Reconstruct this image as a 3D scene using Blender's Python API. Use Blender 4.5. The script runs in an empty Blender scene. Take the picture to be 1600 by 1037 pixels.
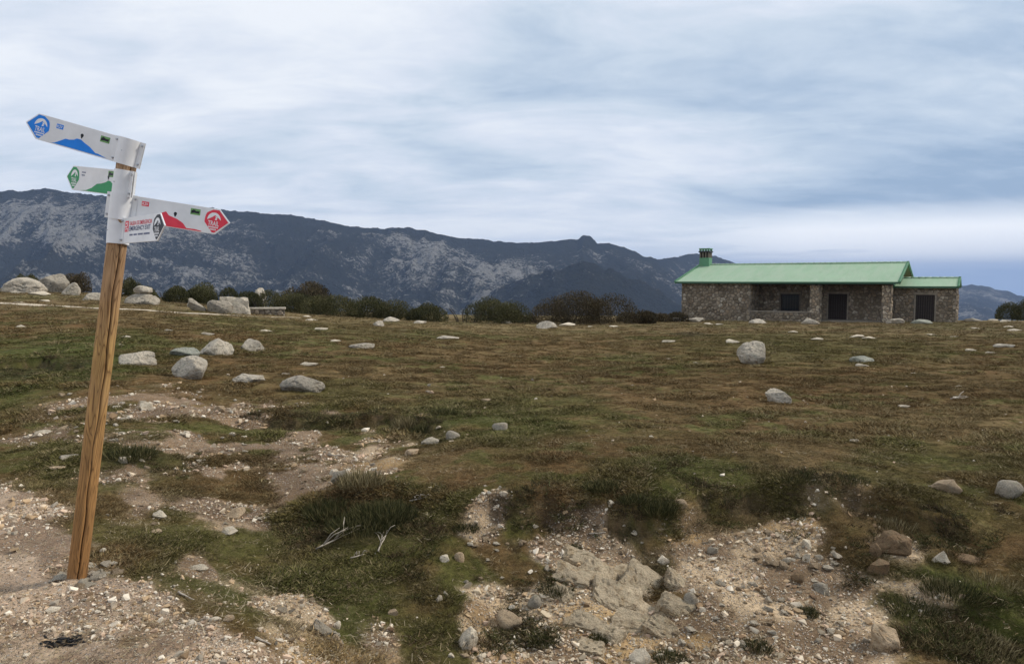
import bpy, bmesh, math, random
import numpy as np
from mathutils import Vector, Matrix, Euler

# ------------------------------------------------------------------ camera, sky, sun, exposure
scene = bpy.context.scene
COL = scene.collection
EYE, F, PITCH = 1.64, 1150.0, math.radians(3.98)
cam_d = bpy.data.cameras.new('camera'); cam = bpy.data.objects.new('camera', cam_d); COL.objects.link(cam)
cam.location = (0, 0, EYE); cam.rotation_euler = (math.radians(90) - PITCH, 0, 0)
cam_d.sensor_width = 36; cam_d.lens = 36 * F / 1600.0; cam_d.clip_start = 0.05; cam_d.clip_end = 80000
scene.camera = cam
scene.view_settings.view_transform = 'Standard'
scene.view_settings.look = 'None'
scene.view_settings.exposure = 0.30
scene.view_settings.gamma = 1.0
scene.view_settings.use_curve_mapping = False
try:
    scene.cycles.use_denoising = True
    scene.cycles.denoiser = 'OPENIMAGEDENOISE'
    scene.cycles.max_bounces = 5
    scene.cycles.diffuse_bounces = 3
    scene.cycles.volume_bounces = 0
    scene.cycles.transparent_max_bounces = 8
except Exception:
    pass

SUN_EL, SUN_AZ = math.radians(42), math.radians(78)      # azimuth clockwise from the view direction
world = bpy.data.worlds.new('World'); scene.world = world; world.use_nodes = True

def N(nt, kind, **kw):
    n = nt.nodes.new(kind)
    for k, v in kw.items():
        if k in ('op', 'operation'): n.operation = v
        elif hasattr(n, k): setattr(n, k, v)
    return n

def mathn(nt, op, a, b=None, c=None, clamp=False):
    n = nt.nodes.new('ShaderNodeMath'); n.operation = op; n.use_clamp = clamp
    for i, s in enumerate((a, b, c)):
        if s is None: continue
        if isinstance(s, (int, float)): n.inputs[i].default_value = s
        else: nt.links.new(s, n.inputs[i])
    return n.outputs[0]

def ramp(nt, fac, stops, interp='LINEAR'):
    r = nt.nodes.new('ShaderNodeValToRGB'); r.color_ramp.interpolation = interp
    el = r.color_ramp.elements
    while len(el) < len(stops): el.new(0.5)
    for e, (p, c) in zip(el, stops):
        e.position = p
        e.color = (c, c, c, 1) if isinstance(c, (int, float)) else (*c[:3], 1)
    nt.links.new(fac, r.inputs[0])
    return r.outputs[0]

def mixc(nt, fac, a, b, blend='MIX'):
    m = nt.nodes.new('ShaderNodeMix'); m.data_type = 'RGBA'; m.blend_type = blend
    def put(i, s):
        if isinstance(s, (int, float)): m.inputs[i].default_value = s if i == 0 else (s, s, s, 1)
        elif isinstance(s, tuple): m.inputs[i].default_value = (*s[:3], 1)
        else: nt.links.new(s, m.inputs[i])
    put(0, fac); put(6, a); put(7, b)
    return m.outputs[2]

def noise(nt, vec, scale, detail=4, rough=0.55, dist=0.0):
    n = nt.nodes.new('ShaderNodeTexNoise')
    n.inputs['Scale'].default_value = scale; n.inputs['Detail'].default_value = detail
    n.inputs['Roughness'].default_value = rough; n.inputs['Distortion'].default_value = dist
    if vec is not None: nt.links.new(vec, n.inputs['Vector'])
    return n.outputs[0]

def build_world():
    nt = world.node_tree; nt.nodes.clear()
    out = nt.nodes.new('ShaderNodeOutputWorld'); bg = nt.nodes.new('ShaderNodeBackground')
    nt.links.new(bg.outputs[0], out.inputs[0])
    sky = nt.nodes.new('ShaderNodeTexSky'); sky.sky_type = 'NISHITA'; sky.sun_disc = False
    sky.sun_elevation = SUN_EL; sky.sun_rotation = SUN_AZ; sky.altitude = 1800
    tc = nt.nodes.new('ShaderNodeTexCoord')
    sep = nt.nodes.new('ShaderNodeSeparateXYZ'); nt.links.new(tc.outputs['Generated'], sep.inputs[0])
    x, y, z = sep.outputs
    zc = mathn(nt, 'ADD', mathn(nt, 'MAXIMUM', z, 0.0), 0.16)       # a cloud sheet seen in perspective
    px = mathn(nt, 'DIVIDE', x, zc); py = mathn(nt, 'DIVIDE', y, zc)
    comb = nt.nodes.new('ShaderNodeCombineXYZ'); nt.links.new(px, comb.inputs[0]); nt.links.new(py, comb.inputs[1])
    mp = nt.nodes.new('ShaderNodeMapping'); nt.links.new(comb.outputs[0], mp.inputs[0])
    mp.inputs['Rotation'].default_value = (0, 0, math.radians(-24)); mp.inputs['Scale'].default_value = (0.6, 1.0, 1)
    mp.inputs['Location'].default_value = (3.1, 1.7, 0)
    v = mp.outputs[0]
    big = noise(nt, v, 0.75, 3, 0.5, 0.4)
    mid = noise(nt, v, 1.6, 7, 0.58, 0.6)
    fine = noise(nt, v, 5.5, 7, 0.64, 0.5)
    s = mathn(nt, 'ADD', mathn(nt, 'MULTIPLY', big, 0.50), mathn(nt, 'ADD', mathn(nt, 'MULTIPLY', mid, 0.41), mathn(nt, 'MULTIPLY', fine, 0.15)))
    s = mathn(nt, 'SUBTRACT', s, mathn(nt, 'ADD', mathn(nt, 'MULTIPLY', x, 0.17), -0.012))     # thicker, bluer cloud towards the right
    s = mathn(nt, 'ADD', mathn(nt, 'MULTIPLY', s, 1.40), -0.185)
    cloud = ramp(nt, s, [(0.33, (2.85, 3.85, 5.2)), (0.43, (4.1, 5.05, 6.25)), (0.52, (5.45, 6.25, 7.15)), (0.60, (6.6, 7.1, 7.9)), (0.70, (7.9, 8.2, 8.6))])
    low = ramp(nt, z, [(0.0, 0.0), (0.012, 0.0), (0.030, 1.0), (0.062, 1.0), (0.095, 0.0)])      # a bright gap in the cloud low on the right
    low = mathn(nt, 'MULTIPLY', low, ramp(nt, x, [(0.0, 0.15), (0.20, 0.45), (0.36, 1.0)]))
    streak = noise(nt, None, 1.0, 4, 0.55, 0.2)
    sc = nt.nodes.new('ShaderNodeMapping'); nt.links.new(tc.outputs['Generated'], sc.inputs[0]); sc.inputs['Scale'].default_value = (3.0, 3.0, 42.0)
    nt.links.new(sc.outputs[0], streak.node.inputs['Vector'])
    band = mathn(nt, 'MULTIPLY', low, ramp(nt, streak, [(0.27, 0.0), (0.45, 1.0)]))
    cloud = mixc(nt, mathn(nt, 'MULTIPLY', band, 0.9), cloud, (11.0, 10.9, 10.8))
    cloud = mixc(nt, ramp(nt, z, [(0.0, 0.6), (0.020, 0.0)]), cloud, (4.6, 6.0, 8.2))        # clear blue sky under the cloud
    col = mixc(nt, 0.93, sky.outputs[0], cloud)
    nt.links.new(col, bg.inputs[0]); bg.inputs[1].default_value = 0.1
build_world()

sl = bpy.data.lights.new('sun', 'SUN'); sl.energy = 2.7; sl.angle = math.radians(9); sl.color = (1.0, 0.92, 0.80)
sun = bpy.data.objects.new('sun', sl); COL.objects.link(sun)
sdir = Vector((math.sin(SUN_AZ) * math.cos(SUN_EL), math.cos(SUN_AZ) * math.cos(SUN_EL), math.sin(SUN_EL)))
sun.rotation_euler = sdir.to_track_quat('Z', 'Y').to_euler(); sun.location = sdir * 60

# ------------------------------------------------------------------ helpers
rng = np.random.default_rng(7); rnd = random.Random(11)

def ray(u, v):
    cx, cy = (u - 800.0) / F, -(v - 518.5) / F
    dy = math.cos(PITCH) + cy * math.sin(PITCH); dz = -math.sin(PITCH) + cy * math.cos(PITCH)
    return cx / dy, dz / dy                                   # x and z per metre of depth
def at(u, v, Y):
    a, b = ray(u, v); return Vector((a * Y, Y, EYE + b * Y))

def _hash(ix, iy, iz, seed):
    h = (ix.astype(np.int64) * 374761393 + iy.astype(np.int64) * 668265263 + iz.astype(np.int64) * 2147483647 + seed * 974634777) & 0xFFFFFFFF
    h = ((h ^ (h >> 13)) * 1274126177) & 0xFFFFFFFF
    h = ((h ^ (h >> 16)) * 2246822519) & 0xFFFFFFFF
    return ((h ^ (h >> 15)) & 0xFFFFFF).astype(np.float64) / float(0xFFFFFF)
def vn2(x, y, seed=0):
    ix, iy = np.floor(x), np.floor(y); fx, fy = x - ix, y - iy
    fx = fx * fx * fx * (fx * (fx * 6 - 15) + 10); fy = fy * fy * fy * (fy * (fy * 6 - 15) + 10)
    z = np.zeros_like(ix)
    a = _hash(ix, iy, z, seed); b = _hash(ix + 1, iy, z, seed); c = _hash(ix, iy + 1, z, seed); d = _hash(ix + 1, iy + 1, z, seed)
    return a + (b - a) * fx + (c - a) * fy + (a - b - c + d) * fx * fy
def fbm(x, y, octv=4, seed=0, gain=0.5):
    x = np.asarray(x, float); y = np.asarray(y, float)
    s = np.zeros(np.broadcast(x, y).shape); a = 1.0; t = 0.0
    for k in range(octv):
        s += a * vn2(x, y, seed + k * 17); t += a; a *= gain
        x, y = 1.62 * x + 1.21 * y + 5.3, -1.21 * x + 1.62 * y + 9.1
    return s / t
def ridged(x, y, octv=4, seed=0):
    s = 0.0; a = 1.0; t = 0.0
    for k in range(octv):
        s = s + a * (1 - np.abs(2 * vn2(x, y, seed + k * 17) - 1)); t += a; a *= 0.5
        x, y = 1.62 * x + 1.21 * y + 5.3, -1.21 * x + 1.62 * y + 9.1
    return s / t
def vn3(p, seed=0):
    i = np.floor(p); f = p - i; f = f * f * (3 - 2 * f); r = 0
    for dx in (0, 1):
        for dy in (0, 1):
            for dz in (0, 1):
                w = (f[:, 0] if dx else 1 - f[:, 0]) * (f[:, 1] if dy else 1 - f[:, 1]) * (f[:, 2] if dz else 1 - f[:, 2])
                r = r + w * _hash(i[:, 0] + dx, i[:, 1] + dy, i[:, 2] + dz, seed)
    return r
def fbm3(p, octv=3, seed=0):
    s = 0; a = 1.0; t = 0
    for k in range(octv):
        s = s + a * vn3(p, seed + 31 * k); t += a; a *= 0.5; p = p * 2.07 + 3.7
    return s / t
def sstep(a, b, x):
    t = np.clip((x - a) / (b - a), 0, 1); return t * t * (3 - 2 * t)

def tag(o, label=None, cat=None, group=None, kind=None):
    if label: o['label'] = label
    if cat: o['category'] = cat
    if group: o['group'] = group
    if kind: o['kind'] = kind
    return o
def link(name, me, mat=None, parent=None, loc=None, rot=None, scl=None):
    o = bpy.data.objects.new(name, me); COL.objects.link(o)
    if mat is not None and me is not None and len(me.materials) == 0: me.materials.append(mat)
    if parent is not None: o.parent = parent
    if loc is not None: o.location = loc
    if rot is not None: o.rotation_euler = rot
    if scl is not None: o.scale = scl
    return o
def mesh_np(name, verts, faces, smooth=True):
    me = bpy.data.meshes.new(name)
    verts = np.asarray(verts, np.float32); faces = np.asarray(faces, np.int32)
    me.vertices.add(len(verts)); me.vertices.foreach_set('co', verts.ravel())
    k = faces.shape[1]
    me.loops.add(faces.size); me.loops.foreach_set('vertex_index', faces.ravel())
    me.polygons.add(len(faces)); me.polygons.foreach_set('loop_start', np.arange(0, faces.size, k, dtype=np.int32))
    me.update(calc_edges=True)
    if smooth: me.polygons.foreach_set('use_smooth', np.ones(len(faces), bool))
    return me
def set_col(me, name, rgb):
    a = me.attributes.new(name, 'FLOAT_COLOR', 'POINT')
    d = np.ones((len(rgb), 4), np.float32); d[:, :3] = rgb; a.data.foreach_set('color', d.ravel())
def set_f(me, name, val, domain='POINT'):
    a = me.attributes.new(name, 'FLOAT', domain); a.data.foreach_set('value', np.asarray(val, np.float32))

class MB:
    """collects simple solids and links them as one mesh object"""
    def __init__(s): s.v = []; s.f = []
    def add(s, vs, fs):
        n = len(s.v); s.v += [tuple(p) for p in vs]; s.f += [tuple(i + n for i in f) for f in fs]
    def box(s, x0, x1, y0, y1, z0, z1):
        s.add([(x0, y0, z0), (x1, y0, z0), (x1, y1, z0), (x0, y1, z0), (x0, y0, z1), (x1, y0, z1), (x1, y1, z1), (x0, y1, z1)],
              [(3, 2, 1, 0), (4, 5, 6, 7), (0, 1, 5, 4), (1, 2, 6, 5), (2, 3, 7, 6), (3, 0, 4, 7)])
    def prism(s, poly, z0, z1):
        n = len(poly)
        s.add([(x, y, z0) for x, y in poly] + [(x, y, z1) for x, y in poly],
              [tuple(range(n - 1, -1, -1)), tuple(range(n, 2 * n))] + [(i, (i + 1) % n, n + (i + 1) % n, n + i) for i in range(n)])
    def tube(s, pts, rads, n=7):
        pts = [Vector(p) for p in pts]; vs = []; fs = []
        for i, p in enumerate(pts):
            d = (pts[min(i + 1, len(pts) - 1)] - pts[max(i - 1, 0)]).normalized()
            a = d.orthogonal().normalized(); b = d.cross(a)
            for k in range(n):
                t = 2 * math.pi * k / n; vs.append(p + (a * math.cos(t) + b * math.sin(t)) * rads[i])
        for i in range(len(pts) - 1):
            for k in range(n): fs.append((i * n + k, i * n + (k + 1) % n, (i + 1) * n + (k + 1) % n, (i + 1) * n + k))
        fs.append(tuple(range(n - 1, -1, -1))); fs.append(tuple(range((len(pts) - 1) * n, len(pts) * n)))
        s.add(vs, fs)
    def mesh(s, name, smooth=False):
        me = bpy.data.meshes.new(name); me.from_pydata(s.v, [], s.f); me.update()
        if smooth:
            me.polygons.foreach_set('use_smooth', np.ones(len(me.polygons), bool))
        return me
    def build(s, name, mat, parent=None, smooth=False, bevel=0, **kw):
        me = s.mesh(name, smooth); o = link(name, me, mat, parent, **kw)
        if bevel:
            b = o.modifiers.new('bevel', 'BEVEL'); b.width = bevel; b.segments = 2; b.limit_method = 'ANGLE'
        return o

# ------------------------------------------------------------------ materials
MATS = {}
def material(name):
    m = bpy.data.materials.new(name); m.use_nodes = True; nt = m.node_tree
    p = next(n for n in nt.nodes if n.type == 'BSDF_PRINCIPLED')
    p.inputs['Specular IOR Level'].default_value = 0.25
    MATS[name] = m
    return m, nt, p
def bump(nt, p, height, strength, dist):
    b = nt.nodes.new('ShaderNodeBump'); b.inputs['Strength'].default_value = strength; b.inputs['Distance'].default_value = dist
    nt.links.new(height, b.inputs['Height']); nt.links.new(b.outputs[0], p.inputs['Normal'])
def objcoord(nt): return nt.nodes.new('ShaderNodeTexCoord').outputs['Object']
def attr(nt, name, typ='GEOMETRY'):
    a = nt.nodes.new('ShaderNodeAttribute'); a.attribute_name = name; a.attribute_type = typ; return a
def plain(name, col, rough=0.6, metal=0.0, vary=0.12, scale=30, bumpk=0.0, spec=0.3):
    m, nt, p = material(name); v = objcoord(nt); n = noise(nt, v, scale, 4, 0.6)
    c = mixc(nt, ramp(nt, n, [(0.3, 0.0), (0.7, 1.0)]), tuple(x * (1 - vary) for x in col), tuple(min(1, x * (1 + vary)) for x in col))
    nt.links.new(c, p.inputs['Base Color']); p.inputs['Roughness'].default_value = rough; p.inputs['Metallic'].default_value = metal
    p.inputs['Specular IOR Level'].default_value = spec
    if bumpk: bump(nt, p, n, bumpk, 0.01)
    return m

def rock_mat(name, base, dark, stain, lichen, k=1.0, m0=0.52):
    m, nt, p = material(name); v = objcoord(nt)
    oi = nt.nodes.new('ShaderNodeObjectInfo'); sh = nt.nodes.new('ShaderNodeVectorMath'); sh.operation = 'ADD'
    cm = nt.nodes.new('ShaderNodeCombineXYZ')
    nt.links.new(mathn(nt, 'MULTIPLY', oi.outputs['Random'], 37.0), cm.inputs[0]); nt.links.new(v, sh.inputs[0]); nt.links.new(cm.outputs[0], sh.inputs[1])
    v = sh.outputs[0]
    a = noise(nt, v, 2.2 * k, 6, 0.62); b = noise(nt, v, 9.0 * k, 6, 0.68); c = noise(nt, v, 46.0 * k, 4, 0.65); d = noise(nt, v, 3.4 * k, 4, 0.6, 0.6)
    col = mixc(nt, ramp(nt, a, [(0.36, 0.0), (0.62, 1.0)]), base, tuple(x * 0.72 for x in base))
    col = mixc(nt, ramp(nt, d, [(0.54, 0.0), (0.70, 0.7)]), col, stain)
    col = mixc(nt, ramp(nt, b, [(m0, 0.0), (m0 + 0.14, 0.9)]), col, dark)
    col = mixc(nt, mathn(nt, 'MULTIPLY', ramp(nt, noise(nt, v, 6.0 * k, 5, 0.7, 0.8), [(0.55, 0.0), (0.66, 1.0)]), 0.45), col, lichen)
    col = mixc(nt, ramp(nt, c, [(0.40, 0.35), (0.62, 0.0)]), col, tuple(x * 0.5 for x in dark))
    val = mathn(nt, 'ADD', mathn(nt, 'MULTIPLY', oi.outputs['Random'], 0.36), 0.80)
    hs = nt.nodes.new('ShaderNodeHueSaturation'); nt.links.new(val, hs.inputs['Value']); nt.links.new(col, hs.inputs['Color'])
    nt.links.new(hs.outputs[0], p.inputs['Base Color']); p.inputs['Roughness'].default_value = 0.9
    h = mathn(nt, 'ADD', mathn(nt, 'MULTIPLY', b, 1.0), mathn(nt, 'MULTIPLY', c, 0.35))
    bump(nt, p, h, 1.0, 0.09 / k)
    return m
rock_mat('granite_grey', (0.58, 0.50, 0.39), (0.13, 0.125, 0.105), (0.36, 0.31, 0.24), (0.30, 0.32, 0.22))
rock_mat('granite_pale', (0.70, 0.61, 0.48), (0.22, 0.20, 0.17), (0.47, 0.40, 0.30), (0.42, 0.42, 0.32))
rock_mat('granite_green', (0.47, 0.46, 0.38), (0.17, 0.19, 0.15), (0.30, 0.30, 0.22), (0.25, 0.32, 0.22))
rock_mat('stone_white', (0.80, 0.70, 0.54), (0.42, 0.33, 0.23), (0.62, 0.47, 0.32), (0.56, 0.51, 0.39), 5.0, 0.56)
rock_mat('stone_tan', (0.56, 0.42, 0.27), (0.24, 0.17, 0.11), (0.42, 0.26, 0.13), (0.40, 0.37, 0.28), 4.0, 0.55)
rock_mat('stone_grey', (0.47, 0.41, 0.32), (0.19, 0.165, 0.125), (0.34, 0.27, 0.19), (0.30, 0.29, 0.18), 4.0, 0.54)
rock_mat('stone_brown', (0.27, 0.18, 0.10), (0.12, 0.075, 0.045), (0.34, 0.20, 0.10), (0.20, 0.19, 0.11), 4.0)
rock_mat('outcrop_rock', (0.62, 0.50, 0.34), (0.22, 0.155, 0.09), (0.46, 0.32, 0.17), (0.34, 0.32, 0.21), 3.0, 0.52)

def ground_mat():
    m, nt, p = material('ground'); v = objcoord(nt)
    c = attr(nt, 'col').outputs['Color']; bare = attr(nt, 'bare').outputs['Fac']
    n1 = noise(nt, v, 55, 4, 0.75); n2 = noise(nt, v, 9, 5, 0.7); n3 = noise(nt, v, 1.6, 5, 0.65)
    f = mathn(nt, 'MULTIPLY', mathn(nt, 'ADD', mathn(nt, 'MULTIPLY', n1, 1.5), 0.28), mathn(nt, 'ADD', mathn(nt, 'MULTIPLY', n2, 1.3), 0.36))
    fc = nt.nodes.new('ShaderNodeCombineColor')
    for i in range(3): nt.links.new(f, fc.inputs[i])
    col = mixc(nt, 1.0, c, fc.outputs[0], 'MULTIPLY')
    # hue drift of the turf
    col = mixc(nt, mathn(nt, 'MULTIPLY', ramp(nt, n2, [(0.52, 0.0), (0.70, 0.5)]), mathn(nt, 'SUBTRACT', 1.0, bare)), col, (0.16, 0.12, 0.055))
    col = mixc(nt, mathn(nt, 'MULTIPLY', ramp(nt, n3, [(0.50, 0.0), (0.66, 0.45)]), mathn(nt, 'SUBTRACT', 1.0, bare)), col, (0.045, 0.05, 0.018))
    # grit and small chips in bare soil
    vo = nt.nodes.new('ShaderNodeTexVoronoi'); vo.inputs['Scale'].default_value = 70; nt.links.new(v, vo.inputs['Vector'])
    wn = nt.nodes.new('ShaderNodeSeparateColor'); nt.links.new(vo.outputs['Color'], wn.inputs[0])
    chip = mathn(nt, 'MULTIPLY', ramp(nt, wn.outputs[0], [(0.55, 0.0), (0.62, 1.0)]), ramp(nt, vo.outputs['Distance'], [(0.30, 1.0), (0.52, 0.0)]))
    chipc = ramp(nt, wn.outputs[1], [(0.0, (0.26, 0.19, 0.13)), (0.5, (0.46, 0.38, 0.30)), (1.0, (0.62, 0.57, 0.50))])
    col = mixc(nt, mathn(nt, 'MULTIPLY', mathn(nt, 'MULTIPLY', chip, 0.85), bare), col, chipc)
    nt.links.new(col, p.inputs['Base Color']); p.inputs['Roughness'].default_value = 0.95; p.inputs['Specular IOR Level'].default_value = 0.08
    h = mathn(nt, 'ADD', mathn(nt, 'ADD', mathn(nt, 'MULTIPLY', n1, 0.5), n2), mathn(nt, 'MULTIPLY', mathn(nt, 'MULTIPLY', chip, bare), 0.5))
    bump(nt, p, h, 0.9, 0.035)
    return m
def mountain_mat():
    m, nt, p = material('mountain'); v = objcoord(nt)
    r = attr(nt, 'rock').outputs['Fac']
    a = noise(nt, v, 0.010, 6, 0.72, 0.5); b = noise(nt, v, 0.045, 5, 0.75, 0.6); c = noise(nt, v, 0.11, 3, 0.7)
    s = mathn(nt, 'ADD', mathn(nt, 'ADD', mathn(nt, 'MULTIPLY', a, 0.40), mathn(nt, 'MULTIPLY', b, 0.62)), mathn(nt, 'MULTIPLY', c, 0.68))
    s = mathn(nt, 'ADD', s, mathn(nt, 'MULTIPLY', mathn(nt, 'SUBTRACT', r, 0.5), 0.62))
    k = ramp(nt, s, [(0.845, 0.0), (0.92, 0.5), (0.985, 1.0)])
    shrub = mixc(nt, a, (0.013, 0.018, 0.018), (0.042, 0.040, 0.030))
    rock = mixc(nt, b, (0.16, 0.157, 0.145), (0.36, 0.345, 0.315))
    nt.links.new(mixc(nt, k, shrub, rock), p.inputs['Base Color']); p.inputs['Roughness'].default_value = 1.0; p.inputs['Specular IOR Level'].default_value = 0.0
    bump(nt, p, mathn(nt, 'ADD', mathn(nt, 'ADD', b, a), mathn(nt, 'MULTIPLY', c, 0.5)), 1.0, 26.0)
    return m
def inst_mat(name, rough=0.9, vary=0.25, scale=60, blades=False):
    m, nt, p = material(name); c = attr(nt, 'col', 'INSTANCER').outputs['Color']
    n = noise(nt, objcoord(nt), scale, 3, 0.6)
    f = mathn(nt, 'ADD', mathn(nt, 'MULTIPLY', n, 2 * vary), 1 - vary)
    fc = nt.nodes.new('ShaderNodeCombineColor')
    for i in range(3): nt.links.new(f, fc.inputs[i])
    c = mixc(nt, 1.0, c, fc.outputs[0], 'MULTIPLY')
    if blades:
        rv = attr(nt, 'rnd').outputs['Fac']; c = mixc(nt, ramp(nt, rv, [(0.0, 0.65), (0.45, 0.0)]), c, (0.020, 0.016, 0.008)); c = mixc(nt, ramp(nt, rv, [(0.80, 0.0), (1.0, 0.75)]), c, (0.30, 0.24, 0.125))
    nt.links.new(c, p.inputs['Base Color']); p.inputs['Roughness'].default_value = rough
    p.inputs['Specular IOR Level'].default_value = 0.1
    return m
def blade_mat(name, c0, c1, c2):
    m, nt, p = material(name); r = attr(nt, 'rnd').outputs['Fac']
    nt.links.new(ramp(nt, r, [(0.0, c0), (0.55, c1), (1.0, c2)]), p.inputs['Base Color']); p.inputs['Roughness'].default_value = 0.85
    p.inputs['Specular IOR Level'].default_value = 0.1
    return m
ground_mat(); mountain_mat(); inst_mat('turf_blades', blades=True); inst_mat('gravel_chips', vary=0.35, scale=90)
blade_mat('bush_green', (0.028, 0.030, 0.013), (0.078, 0.078, 0.032), (0.18, 0.155, 0.075))
blade_mat('bush_brown', (0.028, 0.023, 0.014), (0.080, 0.063, 0.035), (0.18, 0.135, 0.075))
blade_mat('tussock_green', (0.020, 0.023, 0.009), (0.050, 0.054, 0.019), (0.19, 0.16, 0.075))
blade_mat('tussock_straw', (0.06, 0.05, 0.02), (0.20, 0.16, 0.08), (0.42, 0.35, 0.20))
plain('bark', (0.07, 0.055, 0.04), 0.9, vary=0.3)
plain('dry_twig', (0.36, 0.31, 0.25), 0.9, vary=0.3, scale=50)
plain('burnt', (0.025, 0.024, 0.024), 0.95, vary=0.3)
plain('path_earth', (0.50, 0.42, 0.31), 0.95, vary=0.25, scale=2.0)

# ------------------------------------------------------------------ the ground: its heights
# (image column, [(depth, row or ('z', height))]): where the ground is seen at which distance
PROF = {
 -500: [(2.2, ('z', 0)), (4.5, ('z', 0)), (6.5, ('z', .02)), (9, ('z', .12)), (12, ('z', .18)), (17, ('z', .3)), (24, ('z', .55)), (34, ('z', .95)), (44, ('z', 1.2)), (58, ('z', 1.3))],
 0: [(2.2, ('z', 0)), (4.5, ('z', 0)), (6.3, 735), (7.4, 694), (8.6, 662), (10.2, 620), (12, 592), (13.5, 573), (17, 540), (24, 500), (32, 474), (42, 455), (58, 452)],
 200: [(2.2, ('z', 0)), (3.9, ('z', 0)), (4.6, ('z', -.02)), (5.5, 797), (6.4, 735), (8, 668), (10, 618), (12, 590), (14, 566), (18, 532), (25, 502), (38, 471), (48, 463), (58, 460)],
 400: [(2.2, ('z', 0)), (3.4, ('z', -.03)), (4.4, 918), (5.4, 836), (6.5, 768), (8, 700), (9.5, 654), (11, 624), (13, 592), (17, 555), (25, 516), (40, 487), (48, 481), (58, 480)],
 560: [(2.2, ('z', -.03)), (3.0, ('z', -.22)), (3.7, 1040), (4.5, 932), (5.2, 852), (5.65, 802), (6.0, 768), (6.8, 738), (8, 700), (9.5, 660), (12, 612), (16, 570), (25, 525), (40, 499), (48, 495), (58, 492)],
 800: [(2.2, ('z', -.1)), (3.0, ('z', -.38)), (3.6, 1105), (4.2, 1012), (4.7, 932), (5.1, 862), (5.45, 802), (5.75, 765), (6.6, 724), (8, 685), (11, 634), (16, 585), (25, 541), (40, 511), (48, 504), (58, 499)],
 1000: [(2.2, ('z', -.1)), (3.0, ('z', -.38)), (3.6, 1112), (4.2, 1018), (4.7, 936), (5.2, 852), (5.55, 795), (5.85, 760), (6.6, 722), (8, 682), (11, 632), (16, 583), (25, 541), (40, 512), (48, 505), (58, 499)],
 1300: [(2.2, ('z', -.1)), (3.0, ('z', -.4)), (3.6, 1120), (4.2, 1022), (4.8, 930), (5.25, 856), (5.6, 796), (5.9, 763), (6.6, 728), (8, 686), (11, 634), (16, 584), (25, 541), (40, 513), (48, 505), (58, 499)],
 1600: [(2.2, ('z', -.1)), (3.0, ('z', -.4)), (3.5, 1140), (4.0, 1042), (4.5, 955), (5, 880), (5.6, 808), (6.2, 757), (7, 714), (9, 660), (12, 615), (17, 571), (25, 536), (40, 511), (48, 503), (58, 497)],
 2100: [(2.2, ('z', -.1)), (3.0, ('z', -.35)), (4.0, ('z', -.35)), (5, ('z', -.15)), (6.2, ('z', 0)), (9, ('z', -.05)), (14, ('z', -.2)), (25, ('z', -.5)), (40, ('z', -.8)), (48, ('z', -1.0)), (58, ('z', -1.3))],
}
_P, _T = [], []
for u, prof in PROF.items():
    for Y, v in prof:
        if isinstance(v, tuple): a, t = (u - 800.0) / F, (EYE - v[1]) / Y
        else: a, b = ray(u, v); t = -b
        _P.append((a * 2.2, math.log(Y))); _T.append(EYE - t * Y)
_P = np.array(_P); _T = np.array(_T)
def _tps(d2): return np.where(d2 > 1e-12, 0.5 * d2 * np.log(np.maximum(d2, 1e-12)), 0.0)
def _fit():
    n = len(_P); D = ((_P[:, None] - _P[None]) ** 2).sum(-1)
    K = np.zeros((n + 3, n + 3)); K[:n, :n] = _tps(D) + np.eye(n) * 2e-4
    Q = np.c_[np.ones(n), _P]; K[:n, n:] = Q; K[n:, :n] = Q.T
    return np.linalg.solve(K, np.r_[_T, 0, 0, 0])
_W = _fit()
def base_h(x, y):
    x = np.asarray(x, float); y = np.asarray(y, float); sh = x.shape
    x = x.ravel(); y = y.ravel(); az = np.arctan2(x, y); r = np.hypot(x, y)
    azc = np.clip(az, math.radians(-48), math.radians(49)); Y = np.maximum(r * np.cos(azc), 1e-3)
    Yc = np.clip(Y, 2.2, 58); qa = np.tan(azc) * 2.2; ql = np.log(Yc); z = np.zeros_like(Yc)
    for i in range(0, len(Yc), 60000):
        s = slice(i, i + 60000)
        d2 = (qa[s, None] - _P[None, :, 0]) ** 2 + (ql[s, None] - _P[None, :, 1]) ** 2
        z[s] = _tps(d2) @ _W[:-3] + _W[-3] + _W[-2] * qa[s] + _W[-1] * ql[s]
    z = z * sstep(0.6, 2.2, Y)
    back = sstep(math.radians(75), math.radians(120), np.abs(az))
    z = z * (1 - back)
    d = np.maximum(r - 60, 0)
    fall = np.where(d < 50, 0.0024 * d * d, 6.0 + 0.24 * (d - 50))
    z = z - 396 * (1 - np.exp(-fall / 396))
    return z.reshape(sh)

def ground_at_base(u, v):
    a, b = ray(u, v); Y = np.geomspace(2.3, 62, 900); h = base_h(a * Y, Y); g = EYE + b * Y - h
    i = np.argmax(g < 0) if (g < 0).any() else len(Y) - 1
    return float(a * Y[i]), float(Y[i])
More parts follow.
